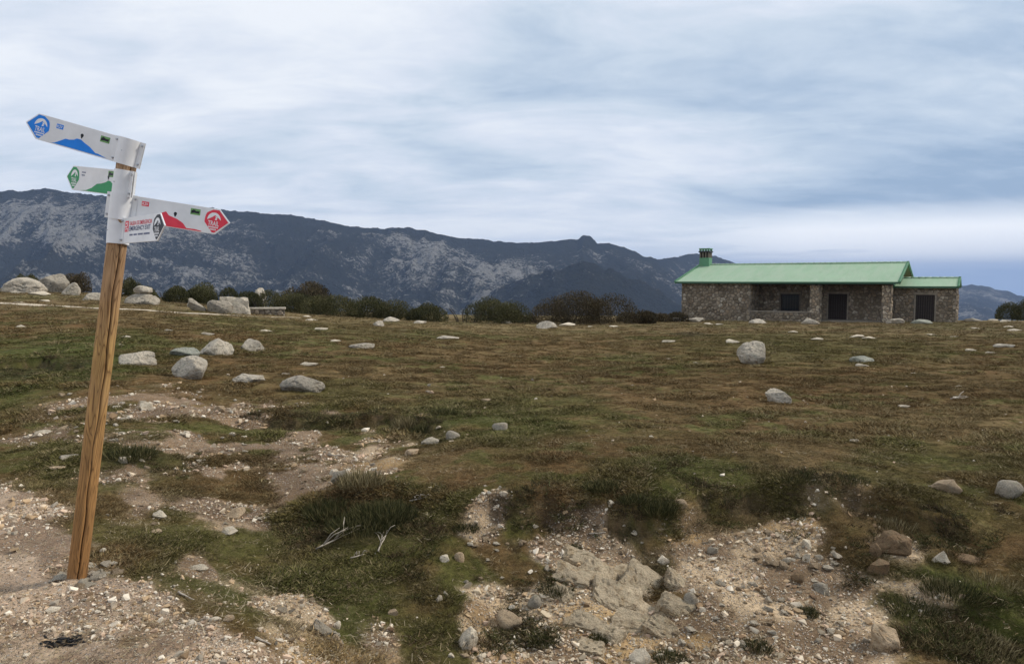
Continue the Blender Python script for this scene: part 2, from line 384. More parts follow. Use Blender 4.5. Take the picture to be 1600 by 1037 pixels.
# turf edges: the ground breaks off along these lines, towards the camera
LIPS = [([(375, 652), (440, 655), (510, 657), (600, 651), (690, 664)], 0.16, 0.55),
        ([(720, 792), (800, 770), (860, 776), (925, 792), (985, 806), (1060, 792), (1150, 772), (1240, 764), (1330, 770), (1400, 792), (1500, 812)], 0.16, 0.8),
        ([(-80, 580), (0, 572), (70, 562), (135, 572)], 0.20, 0.9),
        ([(1420, 905), (1480, 925), (1560, 950), (1640, 975)], 0.16, 0.5),
        ([(455, 800), (520, 775), (600, 768), (680, 782)], 0.10, 0.45)]
LIPW = [([ground_at_base(*p) for p in pts], d, w) for pts, d, w in LIPS]
def lip_drop(x, y):
    tot = np.zeros_like(x); edge = np.zeros_like(x)
    wx = x + 0.22 * (fbm(x * 2.4, y * 2.4, 3, 71) - 0.5) * 2; wy = y + 0.28 * (fbm(x * 2.4, y * 2.4, 3, 72) - 0.5) * 2
    for pts, drop, rec in LIPW:
        P = np.array(pts); m = (x > P[:, 0].min() - 2) & (x < P[:, 0].max() + 2) & (y > P[:, 1].min() - 3) & (y < P[:, 1].max() + 3)
        if not m.any(): continue
        xx, yy = wx[m], wy[m]
        o = np.argsort(P[:, 0]); ly = np.interp(xx, P[o, 0], P[o, 1])
        d = ly - yy                                                # positive on the camera's side
        ends = sstep(P[:, 0].min() - 0.3, P[:, 0].min() + 0.3, xx) * sstep(P[:, 0].max() + 0.3, P[:, 0].max() - 0.3, xx)
        g = sstep(0, 0.20, d) * np.exp(-np.maximum(d, 0) / rec) * ends
        raise_ = 0.35 * np.exp(-np.maximum(-d, 0) / (rec * 0.8)) * (d <= 0) * ends
        tot[m] += -drop * g + drop * raise_ * 0.5
        edge[m] = np.maximum(edge[m], sstep(0, 0.04, d) * np.exp(-np.maximum(d, 0) / (rec * 0.6)) * ends)
    return tot, edge

# ------------------------------------------------------------------ the ground: what covers it
def patch(u0, v0, u1, v1):
    um = (u0 + u1) / 2; xa, ya = ground_at_base(um, v1); xb, yb = ground_at_base(um, v0)
    cx, cy = ground_at_base(um, (v0 + v1) / 2); cy = (ya + yb) / 2
    ang = math.atan2(cx, cy); ru = abs(u1 - u0) / 2 * cy / F; rv = max(abs(yb - ya) / 2, 0.05)
    return (cx, cy, ang, ru, rv)
def patch_val(pt, x, y, soft=0.45):
    cx, cy, ang, ru, rv = pt; dx, dy = x - cx, y - cy
    a = dx * math.cos(ang) - dy * math.sin(ang); b = dx * math.sin(ang) + dy * math.cos(ang)
    return np.sqrt((a / ru) ** 2 + (b / rv) ** 2)
def patches(lst, x, y, warp, soft=0.5):
    r = np.zeros_like(x)
    for pt, k in lst: r = np.maximum(r, k * sstep(1 + soft, 1 - soft, patch_val(pt, x, y) + warp))
    return r
BARE = [(patch(*q), k) for q, k in [
    ((60, 600, 470, 735), .66), ((200, 640, 430, 745), .70), ((330, 660, 640, 735), .62), ((420, 690, 620, 765), .9), ((395, 715, 560, 770), .7),
    ((690, 860, 1130, 1060), 1), ((760, 795, 1010, 900), .95), ((1000, 800, 1345, 1000), 1), ((1090, 900, 1380, 1070), 1), ((560, 965, 640, 1060), .5),
    ((410, 935, 505, 980), .8), ((440, 1000, 600, 1070), .5), ((265, 785, 430, 835), .75), ((180, 770, 262, 830), .6), ((700, 770, 800, 850), .7),
    ((280, 870, 335, 905), .8), ((85, 880, 190, 925), 1), ((880, 785, 960, 815), .6), ((1180, 790, 1300, 850), .8), ((1250, 745, 1420, 800), .35), ((1360, 800, 1440, 880), .6),
    ((230, 880, 430, 960), .3)]]
GREEN = [(patch(*q), k) for q, k in [
    ((-120, 520, 170, 625), .95), ((600, 618, 960, 692), .75), ((640, 640, 900, 680), .9), ((920, 715, 1260, 790), .85), ((1000, 740, 1080, 850), .9), ((190, 800, 500, 900), .7), ((250, 850, 760, 1010), .8),
    ((20, 690, 240, 765), .7), ((150, 670, 250, 735), .8), ((1370, 880, 1640, 1010), .9), ((330, 500, 640, 530), .3), ((440, 590, 620, 640), .55), ((1120, 520, 1480, 575), .5), ((780, 900, 900, 990), .7),
    ((160, 515, 250, 545), .7), ((560, 930, 800, 1060), .7), ((900, 1000, 1090, 1060), .7), ((1380, 690, 1640, 760), .5), ((1300, 740, 1560, 810), .5), ((230, 780, 330, 830), .6)]]
RUST = [(patch(*q), k) for q, k in [((560, 690, 960, 790), .8), ((640, 660, 860, 730), .6), ((820, 600, 1010, 660), .6), ((1090, 585, 1400, 660), .45), ((480, 655, 640, 700), .5), ((1440, 930, 1640, 1050), .8), ((1180, 500, 1420, 520), .6), ((980, 505, 1200, 520), .5), ((1500, 760, 1640, 880), .45)]]
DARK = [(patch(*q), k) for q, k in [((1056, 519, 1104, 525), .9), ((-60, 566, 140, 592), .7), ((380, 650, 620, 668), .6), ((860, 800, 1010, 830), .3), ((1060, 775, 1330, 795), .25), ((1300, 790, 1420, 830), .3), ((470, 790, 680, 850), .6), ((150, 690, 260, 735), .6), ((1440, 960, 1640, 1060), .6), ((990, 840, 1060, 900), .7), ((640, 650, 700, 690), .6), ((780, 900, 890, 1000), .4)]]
STRAW = [(patch(*q), k) for q, k in [((420, 498, 1000, 522), .7), ((180, 478, 460, 500), .5), ((600, 630, 760, 660), .55), ((1120, 700, 1330, 760), .45), ((560, 700, 800, 760), .45)]]
TRACK = [ground_at_base(*p) for p in [(-60, 735), (40, 745), (110, 790), (128, 860), (215, 925), (330, 990), (430, 1037)]] + [(-0.75, 2.2), (-0.2, 1.0)]
def track_mask(x, y):
    P = np.array(TRACK); o = np.argsort(P[:, 0]); ly = np.interp(x, P[o, 0], P[o, 1], left=P[o, 1][0], right=0.6)
    d = (ly - y) / 0.55 + 1.6 * (fbm(x * 2.2, y * 2.2, 4, 5) - 0.5)
    return sstep(-0.35, 0.45, d)
def cover(x, y):
    """base colour and bareness of the ground"""
    x = np.asarray(x, float); y = np.asarray(y, float); r = np.hypot(x, y)
    w1 = (fbm(x * 1.7, y * 1.7, 4, 1) - 0.5) * 1.7; w2 = (fbm(x * 1.1, y * 1.1, 4, 2) - 0.5) * 1.5; w3 = (fbm(x * 0.6, y * 0.6, 4, 3) - 0.5) * 1.5
    fine = fbm(x * 7, y * 7, 3, 4)
    g = patches(GREEN, x, y, w1); ru = patches(RUST, x, y, w2); st = patches(STRAW, x, y, w3)
    f1 = fbm(x * 0.34, y * 0.34, 4, 11); f2 = fbm(x * 0.9 + 40, y * 0.9, 4, 12); f3 = fbm(x * 0.13, y * 0.22, 3, 13); f4 = fbm(x * 3.1, y * 3.1, 4, 14)
    g = np.maximum(g, 0.75 * sstep(0.50, 0.64, 0.5 * f1 + 0.5 * f4)); ru = np.maximum(ru, 0.7 * sstep(0.52, 0.66, 0.6 * f2 + 0.4 * f4)); st = np.maximum(st, 0.5 * sstep(0.50, 0.66, 0.45 * f3 + 0.55 * f4))
    br, gr, rs, sw = np.array((.140, .090, .038)), np.array((.060, .078, .017)), np.array((.165, .090, .040)), np.array((.27, .205, .10))
    c = br + np.zeros(x.shape + (3,))
    def mixin(c, k, t): return c + (t - c) * k[..., None]
    c = mixin(c, ru * 0.7, rs); c = mixin(c, st * 0.65, sw); c = mixin(c, g * 0.9, gr)
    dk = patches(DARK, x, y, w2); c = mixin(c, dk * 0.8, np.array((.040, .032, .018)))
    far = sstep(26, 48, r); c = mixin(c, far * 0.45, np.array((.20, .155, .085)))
    c = c * (0.70 + 0.6 * f4)[..., None]
    bare = patches(BARE, x, y, w1 * 1.15, 0.5); tr = track_mask(x, y)
    bare = np.maximum(bare, tr * (0.72 + 0.4 * (fine - 0.5)))
    lef0 = sstep(0.0, -1.0, x + 0.15 * y) * sstep(4.6, 6.0, y) * (1 - tr); bare = bare * (1 - lef0 * 0.95 * sstep(.46, .58, fbm(x * 2.4 + 3, y * 1.9, 4, 26)))
    bare = np.clip(bare * (0.55 + 0.9 * fbm(x * 4.5, y * 4.5, 3, 22)), 0, 1)
    bare = sstep(0.18, 0.62, bare)
    s1 = fbm(x * 2.6, y * 2.6, 4, 23); soil = np.array((.19, .130, .080)); sand = np.array((.52, .39, .25)); pink = np.array((.46, .345, .25)); ochre = np.array((.40, .26, .115))
    sc = soil + (sand - soil) * sstep(0.38, 0.60, s1)[..., None]
    sc = sc + (ochre - sc) * (0.7 * sstep(0.52, 0.68, fbm(x * 1.4 + 9, y * 1.4, 3, 24)))[..., None]
    sc = sc + (pink - sc) * (0.8 * tr)[..., None]
    sc = sc + (np.array((.19, .125, .08)) - sc) * (0.75 * tr * sstep(.47, .62, fbm(x * 3.3, y * 3.3, 4, 25)))[..., None]
    lef = sstep(0.0, -1.0, x + 0.15 * y) * sstep(4.6, 6.0, y)       # dark earth of the slope behind the post
    sc = sc + (np.array((.165, .110, .070)) * (0.5 + 1.1 * s1)[..., None] - sc) * (0.85 * lef * (1 - tr))[..., None]
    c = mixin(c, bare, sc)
    return c, bare
def H(x, y, full=False):
    x = np.asarray(x, float); y = np.asarray(y, float); sh = x.shape; x = x.ravel(); y = y.ravel()
    z = base_h(x, y); r = np.hypot(x, y); near = sstep(70, 25, r)
    d, e = lip_drop(x, y)
    z = z + d + 0.10 * (fbm(x * 0.7, y * 0.7, 3, 31) - 0.5) * sstep(2, 5, r) * near + 0.05 * (fbm(x * 2.3, y * 2.3, 4, 32) - 0.5) * sstep(2, 4, r) * near
    z = z + (0.035 * (fbm(x * 7, y * 7, 4, 33) - 0.5) + 0.03 * (ridged(x * 2.6, y * 2.6, 3, 34) - 0.6)) * sstep(30, 10, r) * sstep(1.5, 3.0, r)
    m = e > .03                                                  # roots, clods and hollows in the broken edge
    if m.any(): z[m] += e[m] * (0.085 * (ridged(x[m] * 7, y[m] * 7, 4, 36) - 0.6) + 0.05 * (fbm(x[m] * 19, y[m] * 19, 3, 37) - 0.5))
    return (z.reshape(sh), e.reshape(sh)) if full else z.reshape(sh)
def h1(x, y): return float(H(np.array([x]), np.array([y]))[0])
def ground_at(u, v):
    a, b = ray(u, v); Y = np.geomspace(2.4, 62, 1400); g = EYE + b * Y - H(a * Y, Y)
    i = int(np.argmax(g < 0)) if (g < 0).any() else len(Y) - 1
    return Vector((float(a * Y[i]), float(Y[i]), float(EYE + b * Y[i])))

def build_ground():
    az = np.concatenate([np.linspace(-180, -46, 34)[:-1], np.linspace(-46, 46, 720), np.linspace(46, 180, 34)[1:]]) * math.pi / 180
    rr = np.concatenate([np.geomspace(0.4, 2.6, 24)[:-1], np.geomspace(2.6, 14, 330)[:-1], np.geomspace(14, 62, 190)[:-1], np.geomspace(62, 400, 40)[:-1], np.geomspace(400, 20000, 40)])
    A, R = np.meshgrid(az, rr); X = R * np.sin(A); Y = R * np.cos(A)
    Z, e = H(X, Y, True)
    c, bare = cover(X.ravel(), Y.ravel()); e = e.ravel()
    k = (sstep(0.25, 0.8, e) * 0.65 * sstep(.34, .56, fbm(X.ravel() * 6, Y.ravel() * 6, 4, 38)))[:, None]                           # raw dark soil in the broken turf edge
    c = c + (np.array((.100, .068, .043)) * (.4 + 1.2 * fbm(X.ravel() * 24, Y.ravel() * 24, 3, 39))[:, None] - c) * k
    na, nr = len(az), len(rr)
    Z2 = Z.copy()
    i, j = np.meshgrid(np.arange(nr - 1), np.arange(na - 1), indexing='ij')
    q = (i * na + j).ravel(); F_ = np.c_[q, q + na, q + na + 1, q + 1]
    V = np.c_[X.ravel(), Y.ravel(), Z2.ravel()]
    ctr = len(V); V = np.r_[V, [[0, 0, 0]]]
    me = mesh_np('ground', V, F_[:, ::-1][:, [3, 2, 1, 0]][:, ::-1])
    set_col(me, 'col', np.r_[c, c[:1]]); set_f(me, 'bare', np.r_[bare, bare[:1]])
    o = link('ground', me, MATS['ground']); tag(o, kind='structure')
    return o
build_ground()

# ------------------------------------------------------------------ mountains
SKY = [(-900, 300), (-500, 285), (-200, 292), (0, 298), (40, 296), (75, 294), (110, 300), (180, 308), (250, 316), (300, 321), (355, 327), (420, 333), (470, 337), (500, 343), (540, 352), (580, 356), (640, 355), (670, 361), (700, 368), (730, 372), (760, 373),
       (800, 379), (840, 378), (880, 374), (903, 374), (911, 366), (922, 367), (934, 379), (955, 381), (980, 388), (1010, 400), (1028, 404), (1048, 401), (1062, 401), (1072, 398), (1084, 395), (1096, 396), (1118, 399), (1140, 407), (1160, 416), (1220, 432), (1300, 452), (1400, 462), (1470, 452), (1495, 447), (1518, 444), (1534, 445), (1556, 452), (1572, 453), (1590, 460), (1640, 466), (1800, 474), (2200, 476), (3000, 474)]
def elev(u, v): a, b = ray(u, v); return a, b
def build_mountains():
    sx = np.array([elev(*p)[0] for p in SKY]); sb = np.array([elev(*p)[1] for p in SKY])
    ta = np.linspace(-0.98, 1.02, 1100); Yv = np.concatenate([np.linspace(700, 3600, 260), np.linspace(3625, 6200, 70)])
    T, Y = np.meshgrid(ta, Yv); X = T * Y
    E = np.interp(T, sx, sb) + 0.0050 * (fbm(T * 80, T * 0 + 3.3, 5, 41, 0.6) - 0.5)
    Yc = np.interp(T, [-.98, -.6, -.2, .1, .19, .24, .33, .5, .58, .7, 1.02], [2600, 2700, 3000, 3100, 3150, 3900, 4100, 4700, 5000, 5000, 5200])
    foot = -300.0; y0 = 760.0
    top = EYE + E * Yc; s = np.clip((Y - y0) / (Yc - y0), 0, 1)
    z = foot + (top - foot) * (0.75 * s ** 1.15 + 0.25 * s ** 2.2)
    rel = np.clip((top - foot) / 600, 0.15, 1.2); wx = X + 160 * (fbm(X / 500, Y / 500, 3, 44) - 0.5)
    spur = ridged(wx / 620 + 0.25 * Y / 900, Y / 1900, 5, 42) - 0.62
    lump = fbm(X / 170, Y / 230, 5, 43) - 0.5
    crag = ridged(X / 75, Y / 95, 4, 45) - 0.6
    env = np.clip(4 * s * (1 - s), 0, 1) ** 0.8
    z = z + rel * env * (300 * spur + 95 * lump) + (0.25 + 0.75 * env) * rel * (46 * crag + 15 * (ridged(X / 32, Y / 40, 3, 48) - 0.6)) * sstep(0.02, 0.2, s)
    # a nearer dark spur below the rocky summit
    e2 = np.interp(T, [elev(*p)[0] for p in [(640, 520), (720, 486), (780, 462), (830, 438), (870, 426), (915, 421), (950, 430), (1000, 452), (1060, 482), (1130, 512), (1200, 540)]],
                   [elev(*p)[1] for p in [(640, 520), (720, 486), (780, 462), (830, 438), (870, 426), (915, 421), (950, 430), (1000, 452), (1060, 482), (1130, 512), (1200, 540)]], left=-0.3, right=-0.3)
    y2 = 2050.0; t2 = EYE + e2 * y2; z2 = t2 - np.abs(Y - y2) * np.where(Y < y2, 0.24, 0.42) + 70 * lump + 45 * crag + 60 * spur
    spurm = sstep(-12, 12, z2 - z); z = np.maximum(z, z2)
    lim = EYE + Y * (E - 0.0008 - 0.012 * (1 - s)); z = np.where(Y < Yc, np.minimum(z, lim), z)
    back = np.maximum(Y - Yc, 0); z = np.where(Y >= Yc, top - 0.35 * back - 2e-5 * back ** 2 + 10 * crag * sstep(0, 200, back), z)
    zmin = -420 + 0 * z; z = np.maximum(z, zmin)
    # rockiness: bare granite on crags and shoulders, a pale slab on the left, dark scrub on the near spur and along the crest
    u = 800 + F * T; v = 518.5 - F * np.tan(np.arctan((z - EYE) / Y) + PITCH)
    rk = 0.42 + 0.9 * (fbm(X / 330, Y / 420, 4, 46) - 0.5) + 0.55 * crag + 0.35 * spur
    rk = rk - 0.16 * spurm - 0.38 * sstep(0.90, 0.985, s)
    dx = X / Y
    slab = sstep(1.25, 0.6, np.sqrt(((dx + 0.595) / 0.045) ** 2 + (((z - EYE) / Y - 0.060) / 0.022) ** 2) + 0.5 * (fbm(X / 60, z / 40, 3, 47) - 0.5))
    dome = sstep(1.3, 0.5, np.sqrt(((dx + 0.66) / 0.09) ** 2 + (((z - EYE) / Y - 0.085) / 0.035) ** 2))
    rk = rk + 0.20 * slab + 0.12 * dome
    na, ny = len(ta), len(Yv)
    i, j = np.meshgrid(np.arange(ny - 1), np.arange(na - 1), indexing='ij'); q = (i * na + j).ravel()
    me = mesh_np('mountains', np.c_[X.ravel(), Y.ravel(), z.ravel()], np.c_[q, q + 1, q + na + 1, q + na])
    set_f(me, 'rock', np.clip(rk.ravel(), 0, 1.2))
    tag(link('mountains', me, MATS['mountain']), kind='structure')
build_mountains()

# ------------------------------------------------------------------ haze
def build_haze():
    m = bpy.data.materials.new('haze'); m.use_nodes = True; nt = m.node_tree; nt.nodes.clear()
    out = nt.nodes.new('ShaderNodeOutputMaterial'); pv = nt.nodes.new('ShaderNodeVolumePrincipled')
    pv.inputs['Density'].default_value = 8.0e-5; pv.inputs['Color'].default_value = (0.46, 0.635, 1.0, 1); pv.inputs['Anisotropy'].default_value = 0.0
    nt.links.new(pv.outputs[0], out.inputs['Volume'])
    b = MB(); b.box(-20500, 20500, -20500, 20500, -425, 460)
    o = b.build('haze', m); tag(o, kind='stuff')
build_haze()

# ------------------------------------------------------------------ the stone hut
HO = Vector((25.25, 48.0)); HA = math.atan2(-0.539, 0.842); HX = Vector((math.cos(HA), math.sin(HA))); HY = Vector((-math.sin(HA), math.cos(HA)))
FLOOR = -1.13
def fx(u, d):
    """place along the hut's front, d metres in from the eave line, that is seen in image column u"""
    k = ray(u, 470)[0]
    return (k * (HO.y + d * HY.y) - HO.x - d * HY.x) / (HX.x - k * HX.y)
def fz(v, x, d):
    y = HO.y + x * HX.y + d * HY.y
    return EYE + ray(1200, v)[1] * y - FLOOR

def clip_poly(poly, nx, ny, c):
    out = []
    for i in range(len(poly)):
        p, q = poly[i], poly[(i + 1) % len(poly)]; dp = p[0] * nx + p[1] * ny - c; dq = q[0] * nx + q[1] * ny - c
        if dp <= 0: out.append(p)
        if (dp < 0 < dq) or (dq < 0 < dp):
            t = dp / (dp - dq); out.append((p[0] + t * (q[0] - p[0]), p[1] + t * (q[1] - p[1])))
    return out
def rubble(name, W, Ht, to3, mat, parent, holes=(), size=0.30, seed=1, proud=0.05, top=None):
    """one wall face of rubble stones, each with its own edges and depth; to3(a, b, n) places it"""
    r = random.Random(seed); pts = []
    nx = max(1, round(W / size)); ny = max(1, round(Ht / (size * 0.72)))
    for j in range(-1, ny + 1):
        for i in range(-1, nx + 1):
            pts.append(((i + 0.5 + (0.5 if j % 2 else 0) + r.uniform(-.42, .42)) * W / nx, (j + 0.5 + r.uniform(-.40, .40)) * Ht / ny))
    vs, fs, val = [], [], []
    for k, (a, b) in enumerate(pts):
        if not (0.02 < a < W - 0.02 and 0.02 < b < Ht - 0.02): continue
        if any(h[0] < a < h[1] and h[2] < b < h[3] for h in holes): continue
        if top is not None and b > top(a) - 0.06: continue
        poly = [(0, 0), (W, 0), (W, Ht), (0, Ht)]
        near = sorted(pts, key=lambda q: (q[0] - a) ** 2 + (q[1] - b) ** 2)[1:15]
        for q in near:
            mx, my = (q[0] + a) / 2, (q[1] + b) / 2; nxx, nyy = q[0] - a, q[1] - b; l = math.hypot(nxx, nyy); nxx /= l; nyy /= l
            poly = clip_poly(poly, nxx, nyy, nxx * mx + nyy * my - r.uniform(0.008, 0.022))
            if len(poly) < 3: break
        for h in holes:                                       # trim at openings
            if len(poly) < 3: break
            if h[2] < b < h[3]:
                if a <= h[0]: poly = clip_poly(poly, 1, 0, h[0])
                elif a >= h[1]: poly = clip_poly(poly, -1, 0, -h[1])
            elif h[0] < a < h[1]:
                if b <= h[2]: poly = clip_poly(poly, 0, 1, h[2])
                elif b >= h[3]: poly = clip_poly(poly, 0, -1, -h[3])
        if top is not None: poly = clip_poly(poly, 0, 1, top(a) - 0.02) if len(poly) >= 3 else poly
        if len(poly) < 3: continue
        n = len(vs); m = len(poly); pr = 1.5 * proud * r.uniform(0.45, 1.25); ca = sum(p[0] for p in poly) / m; cb = sum(p[1] for p in poly) / m
        tx, ty = r.uniform(-.12, .12), r.uniform(-.12, .12)
        for p in poly: vs.append(to3(p[0], p[1], 0.0))
        for p in poly:
            ia, ib = ca + (p[0] - ca) * 0.78 + r.uniform(-.01, .01), cb + (p[1] - cb) * 0.78 + r.uniform(-.01, .01)
            vs.append(to3(ia, ib, pr * 0.85 + tx * (ia - ca) + ty * (ib - cb)))
        vs.append(to3(ca, cb, pr)); c = r.random()
        for i in range(m):
            j = (i + 1) % m
            fs += [(n + i, n + j, n + m + j, n + m + i), (n + m + i, n + m + j, n + 2 * m)]; val += [c, c]
    me = bpy.data.meshes.new(name); me.from_pydata(vs, [], fs); me.update(); set_f(me, 'rnd', val, 'FACE')
    o = link(name, me, mat, parent); o['kind'] = 'stuff'
    return o
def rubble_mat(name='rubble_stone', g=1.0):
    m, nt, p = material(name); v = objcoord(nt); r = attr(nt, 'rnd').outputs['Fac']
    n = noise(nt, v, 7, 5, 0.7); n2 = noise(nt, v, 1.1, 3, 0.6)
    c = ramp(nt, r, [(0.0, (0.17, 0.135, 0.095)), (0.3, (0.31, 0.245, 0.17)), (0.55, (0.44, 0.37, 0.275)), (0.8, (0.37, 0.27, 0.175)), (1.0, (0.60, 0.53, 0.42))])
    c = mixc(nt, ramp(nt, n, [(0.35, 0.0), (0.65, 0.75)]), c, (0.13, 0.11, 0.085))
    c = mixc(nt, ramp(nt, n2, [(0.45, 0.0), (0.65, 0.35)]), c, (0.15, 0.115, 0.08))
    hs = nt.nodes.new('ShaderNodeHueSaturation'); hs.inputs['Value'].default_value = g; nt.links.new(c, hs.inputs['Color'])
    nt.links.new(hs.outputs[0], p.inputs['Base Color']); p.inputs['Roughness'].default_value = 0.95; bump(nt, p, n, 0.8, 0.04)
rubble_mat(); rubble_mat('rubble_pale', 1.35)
plain('mortar', (0.15, 0.127, 0.10), 0.95, vary=0.3, scale=5, bumpk=0.5)
plain('dressed_stone', (0.27, 0.23, 0.18), 0.9, vary=0.25, scale=4, bumpk=0.5)
plain('dark_timber', (0.035, 0.026, 0.022), 0.7, vary=0.35, scale=12)
plain('soffit_boards', (0.05, 0.04, 0.032), 0.8, vary=0.3, scale=6)
plain('window_glass', (0.012, 0.018, 0.026), 0.12, vary=0.1, spec=0.5)
plain('dark_iron', (0.03, 0.033, 0.038), 0.5, vary=0.2)
def roof_mat(name, col, streak):
    m, nt, p = material(name); v = objcoord(nt)
    mp = nt.nodes.new('ShaderNodeMapping'); nt.links.new(v, mp.inputs[0]); mp.inputs['Scale'].default_value = (1.0, 0.16, 0.3)
    a = noise(nt, mp.outputs[0], 2.4, 5, 0.65); b = noise(nt, v, 0.45, 4, 0.6); f = noise(nt, v, 14, 3, 0.6)
    c = mixc(nt, ramp(nt, a, [(0.38, 0.0), (0.68, 0.8)]), col, streak)
    c = mixc(nt, ramp(nt, b, [(0.45, 0.0), (0.7, 0.5)]), c, tuple(x * 1.18 for x in col))
    c = mixc(nt, ramp(nt, f, [(0.55, 0.0), (0.75, 0.4)]), c, tuple(x * 0.7 for x in col))
    c = mixc(nt, ramp(nt, noise(nt, v, 0.9, 6, 0.7, 0.8), [(0.56, 0.0), (0.70, 0.35)]), c, (0.20, 0.24, 0.15))
    nt.links.new(c, p.inputs['Base Color']); p.inputs['Roughness'].default_value = 0.6
    bump(nt, p, f, 0.3, 0.01)
roof_mat('green_roof', (0.255, 0.375, 0.245), (0.33, 0.41, 0.30))
plain('eave_green', (0.05, 0.115, 0.07), 0.6)
roof_mat('green_paint', (0.125, 0.28, 0.16), (0.09, 0.21, 0.12))

def gable_roof(root, x0, x1, ye, half, ze, rise, th, pitch_tile=0.28):
    """two slopes of rounded tile courses painted green, a ridge and scalloped verges"""
    yr = ye + half; L = math.hypot(half, rise); ux, uz = half / L, rise / L
    for s in (0, 1):
        n_c = int((x1 - x0) / pitch_tile) * 4; xs = np.linspace(x0, x1, n_c + 1); rows = 16
        vs, fs = [], []
        for j in range(rows + 1):
            t = j / rows
            for x in xs:
                w = 0.005 * abs(math.sin(math.pi * (x - x0) / pitch_tile)) + 0.014 * (1 - (t * rows * 1.0) % 1.0) * 0
                sag = 0.035 * math.sin(x * 0.7 + 1.3) * math.sin(math.pi * t) + 0.02 * math.sin(x * 0.31)
                y = ye + half * t if s == 0 else ye + 2 * half - half * t
                vs.append((x, y, ze + rise * t + w + sag * 0.6))
        nx = len(xs)
        for j in range(rows):
            for i in range(nx - 1):
                a = j * nx + i; f = (a, a + 1, a + nx + 1, a + nx); fs.append(f if s == 0 else f[::-1])
        n0 = len(vs); vs += [(x0, vs[0][1], ze - th), (x1, vs[0][1], ze - th), (x1, yr, ze + rise - th), (x0, yr, ze + rise - th)]
        fs.append((n0, n0 + 3, n0 + 2, n0 + 1) if s == 0 else (n0, n0 + 1, n0 + 2, n0 + 3))
        me = bpy.data.meshes.new('roof_slope'); me.from_pydata(vs, [], fs); me.update(); me.polygons.foreach_set('use_smooth', np.ones(len(me.polygons), bool))
        sl_ = link('roof_slope', me, MATS['green_roof'], root)
        yy = ye if s == 0 else ye + 2 * half
        e = MB(); a, b = (yy - 0.012, yy + 0.03) if s == 0 else (yy - 0.03, yy + 0.012)
        e.box(x0 - 0.01, x1 + 0.01, a, b, ze - th - 0.03, ze + 0.005); e.build('eave_board', MATS['eave_green'], sl_)
        for x, d in ((x1, 1), (x0, -1)):
            g = MB()
            k = int(L / 0.30)
            for i in range(k + 1):
                t = i / k; y = (ye + half * t) if s == 0 else (ye + 2 * half - half * t); z = ze + rise * t
                g.tube([(x - 0.10 * d, y, z + 0.02), (x + 0.05 * d, y, z + 0.02)], [0.10, 0.10], 8)
            ya, yb = (ye, yr) if s == 0 else (ye + 2 * half, yr)
            p = [(ya, ze - th - 0.06), (yb, ze + rise - th - 0.06), (yb, ze + rise + 0.01), (ya, ze + 0.01)]
            q = [(x + 0.012 * d, *c) for c in p] + [(x - 0.035 * d, *c) for c in p]
            g.add(q, [(0, 1, 2, 3), (7, 6, 5, 4), (0, 4, 5, 1), (1, 5, 6, 2), (2, 6, 7, 3), (3, 7, 4, 0)])
            g.build('verge_tiles', MATS['green_paint'], sl_, True)['kind'] = 'stuff'
    r = MB(); k = int((x1 - x0) / 0.4)
    for i in range(k):
        a = x0 + (x1 - x0) * i / k; b = x0 + (x1 - x0) * (i + 1) / k + 0.03
        r.tube([(a, yr, ze + rise + 0.0), (b, yr, ze + rise + 0.01)], [0.105, 0.095], 8)
    r.build('ridge_tiles', MATS['green_roof'], root, True)

